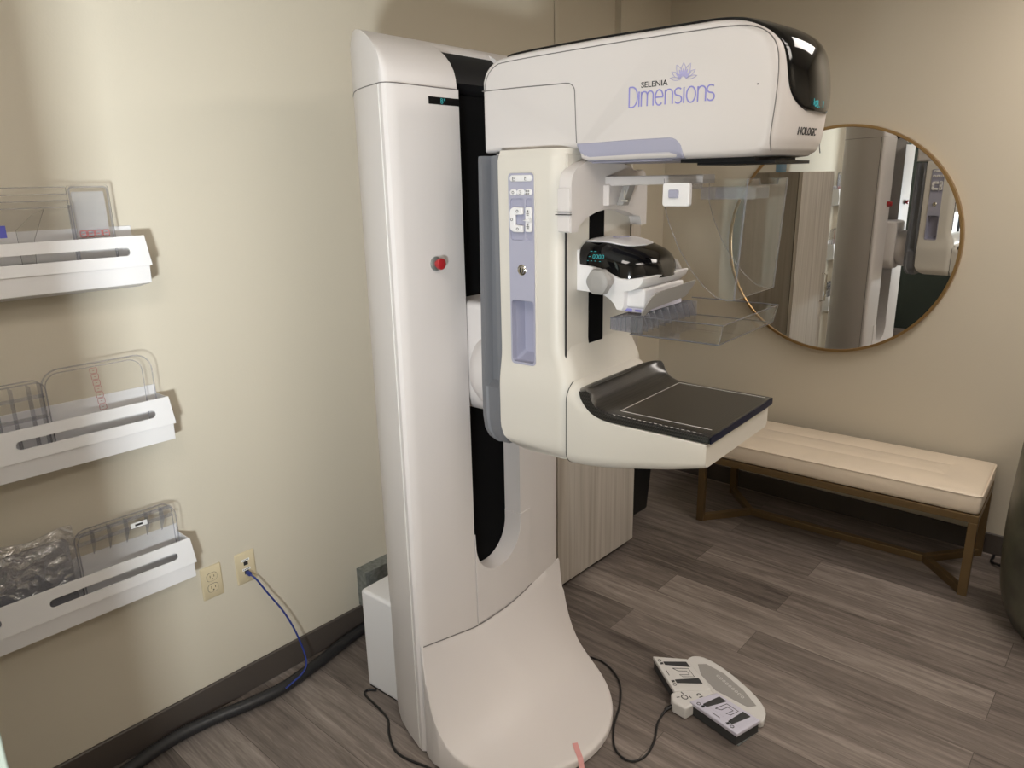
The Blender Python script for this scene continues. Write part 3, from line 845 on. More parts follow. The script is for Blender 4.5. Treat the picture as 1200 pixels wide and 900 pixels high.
# --- side control panels (both sides)
def side_fn(s):   # a = u, b = z, c = outward
    v0 = VC+s*HW
    return lambda a, b, c: (a, v0+s*c, b)
def control_side(s):
    fn = side_fn(s)
    bm = bmesh.new()
    def lp(o, d):  # recessed trough floor
        return o
    outer = rrect(.251, .328, 1.266, 1.735, .010, 5)
    hole = rrect(.2555, .3245, 1.272, 1.430, .008, 4)
    troughs = [rrect(a0, a1, 1.5775, 1.677, .007, 5) for a0, a1 in ((.2565, .2995), (.3035, .325))]
    plate(bm, outer, [hole]+troughs, .0045, fn)
    cp = obj('control_panel', bm, 'lav2', ma, 0, label='lavender control panel')
    bm = bmesh.new()
    # storage pocket sunk into the panel
    fr = rrect(.2562, .3238, 1.2727, 1.4293, .006, 4); bk = rrect(.262, .318, 1.290, 1.4285, .010, 4)
    loft(bm, [[fn(a, b, .0040) for a, b in fr], [fn(a, b, -.012) for a, b in fr], [fn(a, b, -.040) for a, b in bk]], cap=False)
    bm.faces.new([bm.verts.new(fn(a, b, -.040)) for a, b in bk])
    obj('storage_pocket', bm, 'lav', cp, 0)
    bm = bmesh.new(); tube(bm, [fn(a, b, .001) for a, b in rrect(.2495, .3295, 1.264, 1.737, .011, 5)], .0022, 6, closed=True); obj('panel_rim', bm, 'cream', cp, 40)
    def pill(a0, a1, b0, b1, name='button', h=.006, r=.0075):
        bm = bmesh.new(); 
        loft(bm, [[fn(a, b, c) for a, b in rrect(a0+i, a1-i, b0+i, b1-i, r, 5)] for c, i in ((.004, 0), (h, 0), (h+.0015, .0008), (h+.002, .002))])
        return obj(name, bm, 'white2', cp, 40, label='white push button')
    glyph = []
    pill(.258, .3255, 1.7155, 1.7305); pill(.2575, .2785, 1.6835, 1.698); pill(.279, .302, 1.6835, 1.698); pill(.3025, .325, 1.6835, 1.698)
    glyph += [[(.268, 1.719), (.268, 1.727), (.272, 1.722), (.277, 1.726)], [(.267, 1.7175), (.276, 1.7175)], [(.305, 1.7265), (.305, 1.7185), (.309, 1.7185)], [(.307, 1.7265), (.308, 1.722)]]
    glyph += [arc(.2685, 1.6905, .003, .003, 0, 360, 8), [(.287, 1.694), (.293, 1.694), (.293, 1.687), (.287, 1.687)], [(.290, 1.690), (.294, 1.690)]]
    glyph += [arc(.309, 1.6935, .0018, .0018, 0, 360, 6), arc(.316, 1.6935, .0018, .0018, 0, 360, 6), arc(.309, 1.6875, .0018, .0018, 0, 360, 6), arc(.316, 1.6875, .0018, .0018, 0, 360, 6)]
    # trough rims
    for a0, a1 in ((.2565, .2995), (.3035, .325)):
        bm = bmesh.new(); plate(bm, rrect(a0, a1, 1.5775, 1.677, .007, 4), [], .0006, fn); obj('trough', bm, 'lav', cp, 0)
    # C-shaped rotation switch
    cpts = [(.298, 1.656), (.272, 1.656)] + arc(.272, 1.643, .0135, .013, 90, 180, 5) + [(.2585, 1.612)] + arc(.272, 1.610, .0135, .013, 180, 270, 5) + [(.298, 1.597), (.298, 1.613), (.274, 1.6145), (.274, 1.638), (.298, 1.639)]
    bm = bmesh.new(); plate(bm, cpts, [], .009, lambda a, b, c: fn(a, b, .002+c)); obj('rotation_switch', bm, 'white2', cp, 0, (.0025, 3, 40), label='white C-shaped switch')
    bm = bmesh.new(); plate(bm, rrect(.305, .3235, 1.598, 1.657, .004, 4), [], .007, lambda a, b, c: fn(a, b, .002+c)); 
    rk = obj('rocker_switch', bm, 'white2', cp, 0, (.002, 3, 40), label='white rocker switch')
    bm = bmesh.new(); loft(bm, [[fn(.302, 1.627, .009), fn(.3235, 1.633, .009), fn(.3235, 1.621, .009)], [fn(.302, 1.6255, .015), fn(.3235, 1.629, .014), fn(.3235, 1.623, .014)]]); obj('rocker_fin', bm, 'white2', cp, 0)
    for a, b in ((.283, 1.647), (.2655, 1.627), (.283, 1.605)): glyph += [arc(a, b, .0032, .003, 0, 360, 8)]
    for b in (1.642, 1.611): glyph += [[(.310, b), (.319, b)], arc(.3145, b+.005, .002, .002, 0, 360, 6), [(.311, b-.004), (.318, b-.004)]]
    def cxy(l): return (sum(p[0] for p in l)/len(l), sum(p[1] for p in l)/len(l))
    zones = [(.258, .29, 1.71, 1.74), (.29, .33, 1.71, 1.74), (.25, .279, 1.68, 1.70), (.279, .3025, 1.68, 1.70), (.3025, .33, 1.68, 1.70), (.275, .30, 1.635, 1.66), (.25, .275, 1.61, 1.64), (.275, .30, 1.59, 1.62), (.305, .33, 1.628, 1.66), (.305, .33, 1.59, 1.628)]
    for a0, a1, b0, b1 in zones:
        g_ = [l for l in glyph if a0 <= cxy(l)[0] < a1 and b0 <= cxy(l)[1] < b1]
        bm = bmesh.new(); strokes(bm, g_, .0011, lambda a, b, c: fn(a, b, (.0082 if b > 1.68 else .0112)+c)); obj('button_symbol', bm, 'ink', cp, 0)
    # key switch
    bm = bmesh.new(); lathe(bm, [(.0135, .003), (.0135, .006), (.012, .007), (.0105, .0065), (.0095, .0105), (.0082, .011)], lambda x, y, h: fn(.290+x, 1.506+y, h), 24); ks = obj('key_switch', bm, 'chrome', cp, 40)
    bm = bmesh.new()
    for p in rrect(.2885, .2915, 1.500, 1.512, .001, 2): pass
    plate(bm, rrect(.2885, .2915, 1.4995, 1.5125, .001, 2), [], .0012, lambda a, b, c: fn(a, b, .0108+c)); obj('key_slot', bm, 'ink', cp, 0)
    return cp
control_side(-1); control_side(1)
# angle marks drawn on the rounded front corner
fnm = lambda a, b, c: (.3825+(a)*.55+.0012*0+c, VC-HW+.008+(a)*.55-.0005-c*.9, b)
for b0 in (1.651, 1.545, 1.455):
    mk = [[(-.008, b0), (.012, b0)], [(-.002, b0+.010), (.010, b0+.012)], [(.000, b0+.006), (.003, b0+.022), (.009, b0+.021)], [(-.003, b0-.006), (-.005, b0-.020)], [(-.004, b0-.012), (.004, b0-.006)]]
    bm = bmesh.new(); strokes(bm, mk, .0012, fnm)
    obj('angle_mark', bm, 'seam', arm, 0, label='small hand-drawn angle mark')

# --- front face of the arm: panel, black rail slot, side grooves
UF = .406
bm = nb((UF-.004, UF+.0012, -.164, -.071, 1.288, 1.775), (UF-.004, UF+.0012, -.003, .128, 1.300, 1.775))
fp = obj('front_panel', bm, 'cream', ma, 0, (.001, 1))
bm = bmesh.new(); plate(bm, rrect(-.070, -.004, 1.278, 1.70, .010, 5), [], .003, lambda a, b, c: (UF+c-.0008, a, b)); obj('rail_slot', bm, 'blackdk', ma, 0, label='black vertical rail slot')
bm = nb((UF-.002, UF+.0018, -.1705, -.1665, 1.29, 1.64)); obj('side_groove', bm, 'seamd', ma, 0, label='dark vertical groove')
bm = nb((UF-.002, UF+.0018, .128, .1335, 1.335, 1.64)); obj('side_groove', bm, 'seamd', ma, 0, label='dark vertical groove')
bm = bmesh.new(); tube(bm, [(UF+.001, -.0, 1.68), (UF+.0015, .098, 1.68), (UF+.0015, .098, 1.79)], .0009, 5); obj('panel_seam', bm, 'seam', ma)
bm = bmesh.new(); tube(bm, [(UF+.0013, -.164, 1.2875), (UF+.0013, -.070, 1.2875)], .0009, 5); obj('panel_seam', bm, 'seam', ma)
bm = bmesh.new(); tube(bm, [(UF+.0013, -.003, 1.2995), (UF+.0013, .128, 1.2995)], .0009, 5); obj('panel_seam', bm, 'seam', ma)
# --- detector housing
PC, PW = -.020, .185
bm = bmesh.new(); rings = []
ztop = [(.43, 1.243), (.445, 1.240), (.46, 1.226), (.475, 1.208), (.49, 1.190), (.51, 1.176), (.535, 1.168), (.56, 1.165), (.70, 1.164), (.79, 1.163), (.797, 1.161)]
def zbot(u): return 1.029+.078*max(0, (u-.44)/.36)**1.55
for u, zt in ztop:
    zb = zbot(u); w = PW*(.985+.015*ss(.43, .48, u)) - (.004 if u > .795 else 0)
    r1 = .05 if u < .47 else .05*(1-ss(.46, .5, u))+.004
    rb = .035*(1-.6*ss(.6, .8, u))
    pts = []
    for cx, cz, a, rx in ((PC+w, zt, 0, r1), (PC-w, zt, 90, r1), (PC-w, zb, 180, rb), (PC+w, zb, 270, rb)):
        sx = 1 if cx > PC else -1; sz = 1 if cz == zt else -1
        rx = min(rx, (zt-zb)*.48)
        for k in range(8):
            t = math.radians(a+90*k/7)
            pts.append((u, cx-sx*rx+rx*math.cos(t), cz-sz*rx+rx*math.sin(t)))
    rings.append(pts)
loft(bm, rings)
hs = obj('detector_housing', bm, 'cream', ma, 38)
bm = bmesh.new(); tube(bm, [(.4305, p[1]*1.0, p[2]) for p in rings[0]], .0014, 5, closed=True); obj('housing_seam', bm, 'seamd', hs)
# carbon breast platform
bm = bmesh.new()
CT = [(.449, 1.226), (.460, 1.231), (.472, 1.228), (.484, 1.219), (.497, 1.207), (.512, 1.198), (.530, 1.1915), (.552, 1.187), (.60, 1.1855), (.70, 1.185), (.798, 1.1845), (.8035, 1.183), (.806, 1.179)]
CB = [(.449, 1.215), (.452, 1.206), (.458, 1.199), (.468, 1.190), (.480, 1.182), (.495, 1.175), (.515, 1.170), (.540, 1.1655), (.60, 1.165), (.70, 1.165), (.798, 1.164), (.8035, 1.164), (.806, 1.1655)]
ET = [(.476, 1.232), (.492, 1.236), (.500, 1.228), (.506, 1.214), (.515, 1.2025), (.527, 1.195), (.540, 1.190), (.556, 1.187), (.60, 1.1845), (.70, 1.184), (.797, 1.1835), (.802, 1.182), (.804, 1.178)]
EB = [(.470, 1.226), (.472, 1.216), (.476, 1.206), (.484, 1.194), (.495, 1.183), (.507, 1.175), (.522, 1.169), (.545, 1.165), (.60, 1.1645), (.70, 1.1645), (.797, 1.164), (.802, 1.164), (.804, 1.1655)]
def fine3(p): return catmull([(a, 0, c) for a, c in p], 3)
CT, CB, ET, EB = (fine3(q) for q in (CT, CB, ET, EB))
NW = 29; rings = []
for k in range(len(CT)):
    tp_, bt_ = [], []
    for q in range(NW):
        s = math.sin(PI/2*(-1+2*q/(NW-1))); w_ = abs(s)**8; e = abs(s)**30
        a = CT[k].lerp(ET[k], w_); c = CB[k].lerp(EB[k], w_)
        tp_.append((a.x, PC+PW*1.0015*s, a.z-.004*e)); bt_.append((c.x, PC+PW*1.0015*s, c.z+.003*e))
    rings.append(tp_+bt_[::-1])
loft(bm, rings)
cb = obj('breast_platform', bm, 'carbon', ma, 40, label='black carbon-fibre breast platform')
bm = bmesh.new()
fl = lambda a, b, c: (a, b, 1.1860+c-.0014*ss(.55, .80, a))
strokes(bm, [[(.562, -.165), (.562, .140)], [(.562, -.165), (.70, -.165), (.792, -.165)], [(.562, .140), (.70, .140), (.795, .140)]], .0017, fl)
strokes(bm, [[(.56+k*.0135, -.1975), (.567+k*.0135, -.1975)] for k in range(17)], .0014, lambda a, b, c: fl(a, b, c-.0012))
obj('guide_lines', bm, 'line', cb, 0, label='thin white guide lines')
bm = nb((.8045, .8068, PC-PW+.004, PC+PW-.004, 1.1645, 1.1805)); obj('platform_edge', bm, 'navy', cb, 0, label='dark navy front edge')

# --- tube head
TW = .150
def head_profile(i=0.):
    p = []
    # start rear-bottom, clockwise: up the rear, along the top, down the nose, back along the bottom
    p += [(.139+i, 1.786+i), (.139+i, 1.86), (.139+i, 1.93)]
    p += [(.207-.068*math.cos(math.radians(t))+i*.7, 1.945+.058*math.sin(math.radians(t))-i*.8) for t in (10, 25, 40, 55, 70, 85)]
    p += [(.26, 2.0075-i), (.36, 2.0105-i), (.48, 2.0125-i), (.60, 2.0125-i), (.70, 2.0125-i), (.76, 2.012-i)]
    p += [(.805-i*.3, 2.0075-i), (.84-i*.5, 1.998-i), (.868-i*.7, 1.982-i*.8), (.886-i*.9, 1.960-i*.5), (.896-i, 1.93), (.902-i, 1.89), (.903-i, 1.85), (.900-i, 1.81), (.896-i, 1.785), (.888-i*.9, 1.768+i*.4), (.872-i*.6, 1.758+i*.9), (.84, 1.7555+i)]
    p += [(.76, 1.7555+i), (.69, 1.7555+i), (.56, 1.7555+i), (.45, 1.7555+i), (.431+i*.4, 1.763+i*.8), (.425+i*.4, 1.7865+i)]
    p += [(.34, 1.7865+i), (.24, 1.7865+i)]
    return p
def fine(p, n=4):
    out = []
    for k in range(len(p)):
        a, b, c, d = [Vector((*p[(k+q) % len(p)], 0)) for q in (-1, 0, 1, 2)]
        for t in [q/n for q in range(n)]:
            v = .5*((2*b)+(c-a)*t+(2*a-5*b+4*c-d)*t*t+(3*b-a-3*c+d)*t**3) if 4 <= k < 23 else b.lerp(c, t)
            out.append((v.x, v.y))
    return out
head_profile0 = head_profile
def head_profile(i=0.): return fine(head_profile0(i))
def head_ring(v, i):
    a = abs(v)/TW
    return [(u-.030*(a**2.3)*ss(.66, .88, u) + .004*(1-a**2)*ss(.7, .9, u), v, z) for u, z in head_profile(i)]
bm = bmesh.new()
st = [(-TW, .014), (-TW+.002, .008), (-TW+.006, .0035), (-TW+.013, .0006), (-TW+.02, 0)]
vs_ = st + [(v, 0) for v in (-.11, -.085, -.06, -.03, 0, .03, .06, .085, .11)] + [(-v, i) for v, i in reversed(st)]
loft(bm, [head_ring(v, i) for v, i in vs_])
head = obj('tube_head', bm, 'white', ma, 50)
HU = lambda a, b, c: (a-.055*ss(.62, .90, a)+0, -TW-c, b)     # near face map
def near_u(a): return a
# seams on the near and far side
for s in (-1, 1):
    sf = lambda a, b: (near_u(a), s*(TW+.0002), b)
    pr = [(.1505, 1.93)]+[(.210-.058*math.cos(math.radians(t)), 1.938+.052*math.sin(math.radians(t))) for t in (10, 25, 40, 55, 70, 85)]+[(.27, 1.9925), (.40, 1.995), (.55, 1.997), (.70, 1.997), (.78, 1.996), (.83, 1.990), (.862, 1.975), (.880, 1.950), (.886, 1.91), (.884, 1.85), (.879, 1.79), (.882, 1.764)]
    for (x, z) in ():
        pass
    bm = bmesh.new(); tube(bm, [sf(a-.010*ss(.7, .88, a), b) for a, b in pr], .0011, 5, 3); obj('cover_seam', bm, 'seam', head)
    bm = bmesh.new(); tube(bm, [sf(*q) for q in [(.142, 1.9315), (.25, 1.931), (.395, 1.928)]+arc(.395, 1.908, .022, .020, 90, 0, 5)+[(.420, 1.84), (.4225, 1.798)]], .0012, 5); obj('end_cover_seam', bm, 'seam', head)
    bm = bmesh.new()
    us = [.4245+(.690-.4245)*q/40 for q in range(41)]
    def zt_(u): return 1.7965+.0025*ss(.42, .6, u) - (.0425*(1-math.sqrt(max(0, 1-((u-.655)/.0351)**2))) if u > .655 else 0)
    def zb_(u): return 1.7553 + (.040*(1-math.sqrt(max(0, 1-((.458-u)/.034)**2))) if u < .458 else 0)
    loft(bm, [[(u, s*(TW+.0009-.011*max(0, (k_/10-.55)/.45)**2), zt_(u)+(zb_(u)-zt_(u))*k_/10) for k_ in range(11)] for u in us], closed=False, cap=False)
    so = obj('side_strip', bm, 'lav', ma, 40, label='lavender strip under the tube head side')
    so.modifiers.new('solid', 'SOLIDIFY').thickness = .0015
    # lower edge strip under the head
bm = nb((.455, .66, -TW+.012, TW-.012, 1.7525, 1.757)); obj('belly_plate', bm, 'lav', ma, 0, (.003, 2))
bm = nb((.668, .83, -.118, .118, 1.7475, 1.7575), (.70, .865, -.105, .105, 1.742, 1.7485)); obj('collimator_plate', bm, 'black', ma, 0, label='black collimator plate')
# visor
def head_surf(k, v, off):
    """point k on the head outline (no inset) at v, pushed outwards"""
    i = 0
    a = abs(v)/TW
    P_ = head_profile(0)
    pk = Vector((P_[k][0], 0, P_[k][1])); d = Vector((P_[k+1][0]-P_[k-1][0], 0, P_[k+1][1]-P_[k-1][1])).normalized()
    n = Vector((-d.z, 0, d.x))
    u, z = pk.x, pk.z
    uu = u-.030*(a**2.3)*ss(.66, .88, u)+.004*(1-a**2)*ss(.7, .9, u)
    return Vector((uu, v, z))+n*off
ks = list(range(33, 97))
hwid = {}
bm = bmesh.new(); rings = []
NK = 15
zlow = 1.832
P_ = head_profile(0)
for k in ks:
    z = P_[k][1]; u = P_[k][0]
    if z < zlow: continue
    if k <= 56: w = .137
    elif z > 1.93: w = .137-.015*ss(2.008, 1.95, z)
    else:
        t = (1.93-z)/(1.93-zlow); t = min(max(t, 0), 1); w = .122*math.sqrt(max(0.004, 1-t**4))
    row = []
    for j in range(NK):
        s = -1+2*j/(NK-1)
        off = .0035*(1-abs(s)**6)+.0006
        if k == ks[0]: off = -.002
        row.append(head_surf(k, w*s, off + (.004*(1-s*s)*ss(.83, .90, u)) + .0035*ss(.84, .80, u)))
    rings.append(row)
# extra row to close the rounded lower tip at zlow
loft(bm, rings, closed=False, cap=False)
vz = obj('visor', bm, 'gloss', ma, 60, label='glossy black visor on the nose of the tube head')
md = vz.modifiers.new('solid', 'SOLIDIFY'); md.thickness = .004; md.offset = -1
vs_front = lambda a, b, c: (.9155+c-abs(a)**2*1.2, a-.01, b)
bm = bmesh.new()
strokes(bm, [[(-.040, 1.862), (-.040, 1.850)], arc(-.032, 1.853, .004, .005, 0, 360, 8), arc(-.022, 1.8495, .004, .0035, 0, 360, 8), arc(-.022, 1.856, .003, .003, 0, 360, 8), [(-.014, 1.848), (-.010, 1.848)], [(.006, 1.859), (.014, 1.859), (.010, 1.848)]], .0016, vs_front)
obj('visor_digits', bm, 'cyan', vz, 0)

# lettering on the tube head
def D(a, b, c): return (near_u(a), -TW-.0004-c, b)
L = []
h1 = .0305
def put(lines, x, sx=1.): 
    for ln in lines: L.append([(x+a*sx, 1.8645+b) for a, b in ln])
H, XH = .040, .0300
x = .5580
put([[(0, H), (0, 0)], [(0, H), (.008, H)]+arc(.008, H/2, .0135, H/2, 90, -90, 14)+[(0, 0)]], x)
put([[(0, XH), (0, 0)]], x+.0255)
put([[(0, XH-.001), (0, 0)], arc(.0075, XH-.009, .0075, .008, 180, 0, 10)+[(.015, 0)], arc(.0225, XH-.009, .0075, .008, 180, 0, 10)+[(.030, 0)]], x+.0315)
put([[(0, XH*.52), (.0195, XH*.52)]+arc(.00975, XH*.5, .00975, XH*.5, 8, 315, 16)], x+.0665)
put([[(0, XH-.001), (0, 0)], arc(.009, XH-.010, .009, .009, 180, 0, 10)+[(.018, 0)]], x+.0915)
S_ = arc(.0085, XH*.75, .0085, XH*.24, 40, 270, 10)+arc(.0085, XH*.26, .0085, XH*.25, 90, -150, 10)
put([S_], x+.1145)
put([[(0, XH), (0, 0)]], x+.1365)
put([arc(.0105, XH/2, .0105, XH/2, 0, 360, 20)], x+.1430)
put([[(0, XH-.001), (0, 0)], arc(.009, XH-.010, .009, .009, 180, 0, 10)+[(.018, 0)]], x+.1695)
put([S_], x+.1915-.001)
def stretch(p):
    return p
k = (.752-.558)/.2085
bm = bmesh.new(); strokes(bm, [[(.558+(a-.558)*k, b) for a, b in ln] for ln in L], .0028, D); obj('product_lettering', bm, 'violet', head, 0, label='large thin lavender lettering')
bm = text_mesh('SELENIA', .0158, lambda a, b, c: D(.6165+a, 1.9065+b, c), sx=1.08, bold=.0001); obj('product_lettering', bm, 'ink', head, 0, label='small dark capital lettering')
bm = bmesh.new()
fx, fz = .682, 1.909
for ang, ln_, wd in ((90, .026, .010), (62, .027, .010), (118, .027, .010), (33, .025, .008), (147, .025, .008), (10, .024, .006), (170, .024, .006)):
    pts = []
    ca_, sa_ = math.cos(math.radians(ang)), math.sin(math.radians(ang))
    for t in range(0, 13):
        q = t/12; pts.append((q, math.sin(PI*q)*1.0))
    poly = [(.006+q*ln_, w_*wd*.5) for q, w_ in pts]+[(.006+q*ln_, -w_*wd*.5) for q, w_ in pts[-2:0:-1]]
    poly = [(fx+a*ca_-b*sa_, fz+a*sa_+b*ca_) for a, b in poly]
    strokes(bm, [poly+[poly[0]]], .0010, D)
obj('flower_emblem', bm, 'violet2', head, 0, label='pale lavender lotus flower emblem')
bm = bmesh.new()
for ang in (65, 90, 115, 40, 140):
    ca_, sa_ = math.cos(math.radians(ang)), math.sin(math.radians(ang))
    poly = [(.005, 0), (.011, .0034), (.021, .0008), (.021, -.0008), (.011, -.0034)]
    plate(bm, [(fx+a*ca_-b*sa_, fz+a*sa_+b*ca_) for a, b in poly], [], .0005, lambda a, b, c: D(a, b, c+.0002))
obj('flower_petals', bm, 'violet2', head, 0)
def nosept(a, b, c):    # on the nose front, a = v
    r = abs(a)/TW
    u = max(p[0] for p in P_ if abs(p[1]-b) < .006 and p[0] > .8)
    uu = u-.030*(r**2.3)*ss(.66, .88, u)+.004*(1-r**2)*ss(.7, .9, u)
    return (uu+.0012+c, a, b)
bm = text_mesh('HOLOGIC', .0205, lambda a, b, c: nosept(-.036+a, 1.8010+b, c), sx=.92, bold=.0002); obj('maker_lettering', bm, 'ink', head, 0, label='dark word on the nose')
bm = bmesh.new(); lathe(bm, [(.0016, 0), (.0016, .0008)], lambda x, y, h: D(.838+x, 1.887+y, h), 8); obj('screw_hole', bm, 'ink', head, 0)

# --- face-shield bracket and arm
bm = bmesh.new()
# inverted U seen from the front: outline in (v, z)
def arch(v): return 1.640-.022*abs((v+.045)/.10)**2.2
outer = [(-.196, 1.60), (-.196, 1.705)] + arc(-.156, 1.705, .04, .04, 180, 115, 6) + [(-.135, 1.757), (-.095, 1.762), (-.045, 1.764), (.01, 1.757), (.06, 1.747), (.098, 1.735)] + arc(.113, 1.705, .04, .036, 70, 0, 5) + [(.153, 1.60), (.128, 1.60), (.124, 1.612), (.118, 1.622), (.090, 1.6265), (.05, 1.638), (0, 1.645), (-.045, 1.647), (-.09, 1.642), (-.13, 1.632), (-.155, 1.618), (-.166, 1.612), (-.169, 1.60)]
plate(bm, outer, [], .034, lambda a, b, c: (UF+c, a, b))
bmesh.ops.bevel(bm, geom=[e for e in bm.edges if len(e.link_faces) == 2 and e.calc_face_angle(0) > 1.2 and all(abs(v.co.x-(UF+.034)) < 1e-5 for v in e.verts)], offset=.006, segments=3, affect='EDGES')
sbk = obj('shield_bracket', bm, 'white', ma, 35)
obj('bracket_cheek', nb((.404, .438, -.2005, -.1965, 1.602, 1.700)), 'white', sbk, 0, (.002, 2))
bm = nb((.40, .4415, -.204, -.1962, 1.6395, 1.6415), (.40, .4415, -.204, -.1962, 1.6460, 1.6475)); obj('height_mark', bm, 'seamd', sbk, 0)
bm = bmesh.new(); lathe(bm, [(.022, 1.762), (.022, 1.772)], lambda x, y, h: (.422+x*.7, -.05+y*1.5, h), 24); obj('top_pad', bm, 'blackdk', sbk, 30)
bm = nb((.436, .455, -.060, .005, 1.655, 1.705)); obj('arm_block', bm, 'white', sbk, 0, (.003, 2))
bm = bmesh.new()
loft(bm, [[(u, v, z) for v, z in rrect(-.052, .010, zb, 1.7235, .004, 3)] for u, zb in ((.44, 1.700), (.50, 1.702), (.69, 1.704))])
sarm = obj('shield_arm', bm, 'white', sbk, 40)
bm = bmesh.new()
plate(bm, [(.456, 1.655), (.474, 1.655), (.492, 1.702), (.474, 1.702)], [], .030, lambda a, b, c: (a, -.028+c, b)); obj('arm_strut', bm, 'lgrey', sbk, 0, (.002, 2))
bm = nb((.478, .4825, -.030, -.0285, 1.672, 1.69), (.472, .490, -.031, -.0285, 1.664, 1.669)); obj('strut_latch', bm, 'chrome', sbk, 0)

# --- compression unit
CU0, CVc, CW = .408, -.012, .112
bm = bmesh.new(); rings = []
def cu_ring(z, uf, w, ur=CU0):
    return [(u, v, z) for u, v in rrect(ur, uf, CVc-w, CVc+w, .03, 6)]
# side plate profile: tall at the wall, skirt running down to the front
prf = [(CU0, 1.456), (.468, 1.454), (.485, 1.450), (.502, 1.442), (.515, 1.430), (.522, 1.418), (.535, 1.417), (.540, 1.424), (.541, 1.462), (.560, 1.466), (.575, 1.472), (.588, 1.484), (.594, 1.497), (.590, 1.499), (.55, 1.492), (.525, 1.493), (.50, 1.505), (.475, 1.514), (.44, 1.518), (.415, 1.521), (.412, 1.555), (CU0, 1.556)]
loft(bm, [[(CU0+(u-CU0)*k, CVc+w, 1.49+(z-1.49)*kz) for u, z in prf] for w, k, kz in ((-CW, .985, .97), (-CW+.004, 1., 1.), (-.06, 1., 1.), (.06, 1., 1.), (CW-.004, 1., 1.), (CW, .985, .97))])
cunit = obj('compression_unit', bm, 'white2', ma, 35)
# dome
bm = bmesh.new()
nd, na = 26, 32
def dome_pt(t, a, off=0.):
    u = .412+.184*t
    k = math.sqrt(max(0, 1-(max(0, t-.28)/.72)**3.0))
    zb = 1.519 if t < .15 else 1.519-.028*ss(.15, .72, t)
    hz = zb+(1.5795-.002*(1-t)-.012*ss(.25, .7, t)-zb)*k
    w = (CW-.002)*math.sqrt(max(0, 1-(max(0, t-.35)/.66)**3.0))
    c, s = math.cos(a), math.sin(a)
    return (u, CVc-abs(c)**.62*(1 if c > 0 else -1)*(w+off), zb+(hz-zb+off)*abs(s)**.55)
loft(bm, [[dome_pt(i/nd, PI*j/na) for j in range(na+1)] for i in range(nd+1)], closed=False, cap=False)
bm.faces.new([v for v in bm.verts][:na+1])
dm = obj('dome_cover', bm, 'gloss', cunit, 60, label='glossy black domed cover')
bm = bmesh.new()
loft(bm, [[dome_pt(t, PI/2+h*(.60*math.sqrt(max(0.0, 1-(t/.66)**4))), .0016) for h in [-1+2*q/16 for q in range(17)]] for t in [.665*q/16 for q in range(17)]], closed=False, cap=False)
tl = obj('top_cover', bm, 'white2', cunit, 60, label='white rounded top cover')
tl.modifiers.new('solid', 'SOLIDIFY').thickness = .002
bm = bmesh.new()
strokes(bm, [arc(.475, CVc-.02, .018, .020, 0, 360, 16)], .004, lambda a, b, c: (a, b, 1.5812+c)); obj('top_symbols', bm, 'violet2', cunit, 0)
# digits on the dome side
bm = bmesh.new()
dl = []
for k, a in enumerate((.452, .460, .468, .476)):
    dl += [rrect(a, a+.005, 1.5365, 1.5445, .0015, 2)+[(a+.005, 1.543)]]
dl += [[(.440, 1.540), (.446, 1.540)], [(.436, 1.530), (.440, 1.530)], [(.446, 1.530), (.450, 1.530)], [(.457, 1.530), (.461, 1.530)], [(.470, 1.5295), (.474, 1.5295)], [(.442, 1.552), (.448, 1.552)], [(.453, 1.552), (.459, 1.552)]]
def domeside(a, b, c):
    t = (a-.412)/.184
    lo, hi = 0., PI/2
    for _ in range(30):
        md_ = (lo+hi)/2
        if dome_pt(t, md_)[2] < b: lo = md_
        else: hi = md_
    q = dome_pt(t, lo); return (a, q[1]-.0008-c, b)
strokes(bm, dl, .0011, lambda a, b, c: domeside(a, b, c)); obj('display_digits', bm, 'cyan', cunit, 0, label='dim cyan digits')
# knobs
for s, uk in ((-1, .488), (1, .520)):
    vk = CVc+s*(CW+.022)
    bm = bmesh.new()
    def kr(h, r, amp): return [(uk+.004+r*(1+amp*math.cos(6*t))*math.cos(t), vk+s*h, 1.487+r*(1+amp*math.cos(6*t))*math.sin(t)) for t in [2*PI*q/48 for q in range(48)]]
    loft(bm, [kr(-.012, .014, 0), kr(-.006, .020, .02), kr(.004, .031, .05), kr(.016, .0305, .05), kr(.021, .0285, .03), kr(.0215, .025, 0), kr(.0235, .022, 0), kr(.0245, .012, 0)])
    kn = obj('knob', bm, 'lgrey', cunit, 40, label='grey fluted knob')
    bm = bmesh.new(); lathe(bm, [(.0085, CW-.004), (.0085, CW+.014)], lambda x, y, h: (uk+.018*0+x+.006, CVc+s*h, 1.487+y), 20); obj('knob_shaft', bm, 'seam', cunit, 30)
# clamp block, label, lever
bm = nb((.527, .585, CVc-.095, CVc+.105, 1.424, 1.470)); cl = obj('paddle_clamp', bm, 'white2', cunit, 0, (.005, 3))
bm = nb((.529, .583, CVc-.093, CVc+.10, 1.4130, 1.4235)); lbp = obj('clamp_label', bm, 'padv', cunit, 0, (.001, 1), label='lavender-grey strip with printed marks')
bm = nb((.532, .552, CVc-.0938, CVc-.0928, 1.4145, 1.4215), (.560, .576, CVc-.0938, CVc-.0928, 1.416, 1.4205)); obj('clamp_print', bm, 'violet', cunit, 0)
bm = bmesh.new()
lp_ = [(-.130, .002), (-.128, .022), (-.118, .040), (-.100, .050), (.090, .058), (.096, .050), (.080, .020), (.072, .014), (-.090, .004), (-.110, -.008), (-.128, -.006)]
plate(bm, lp_, [], .004, lambda a, b, c: (.600+b*.42-c, CVc+a, 1.420+b*.93)); obj('release_lever', bm, 'lgrey', cunit, 0, (.0015, 2), label='grey paddle release lever')

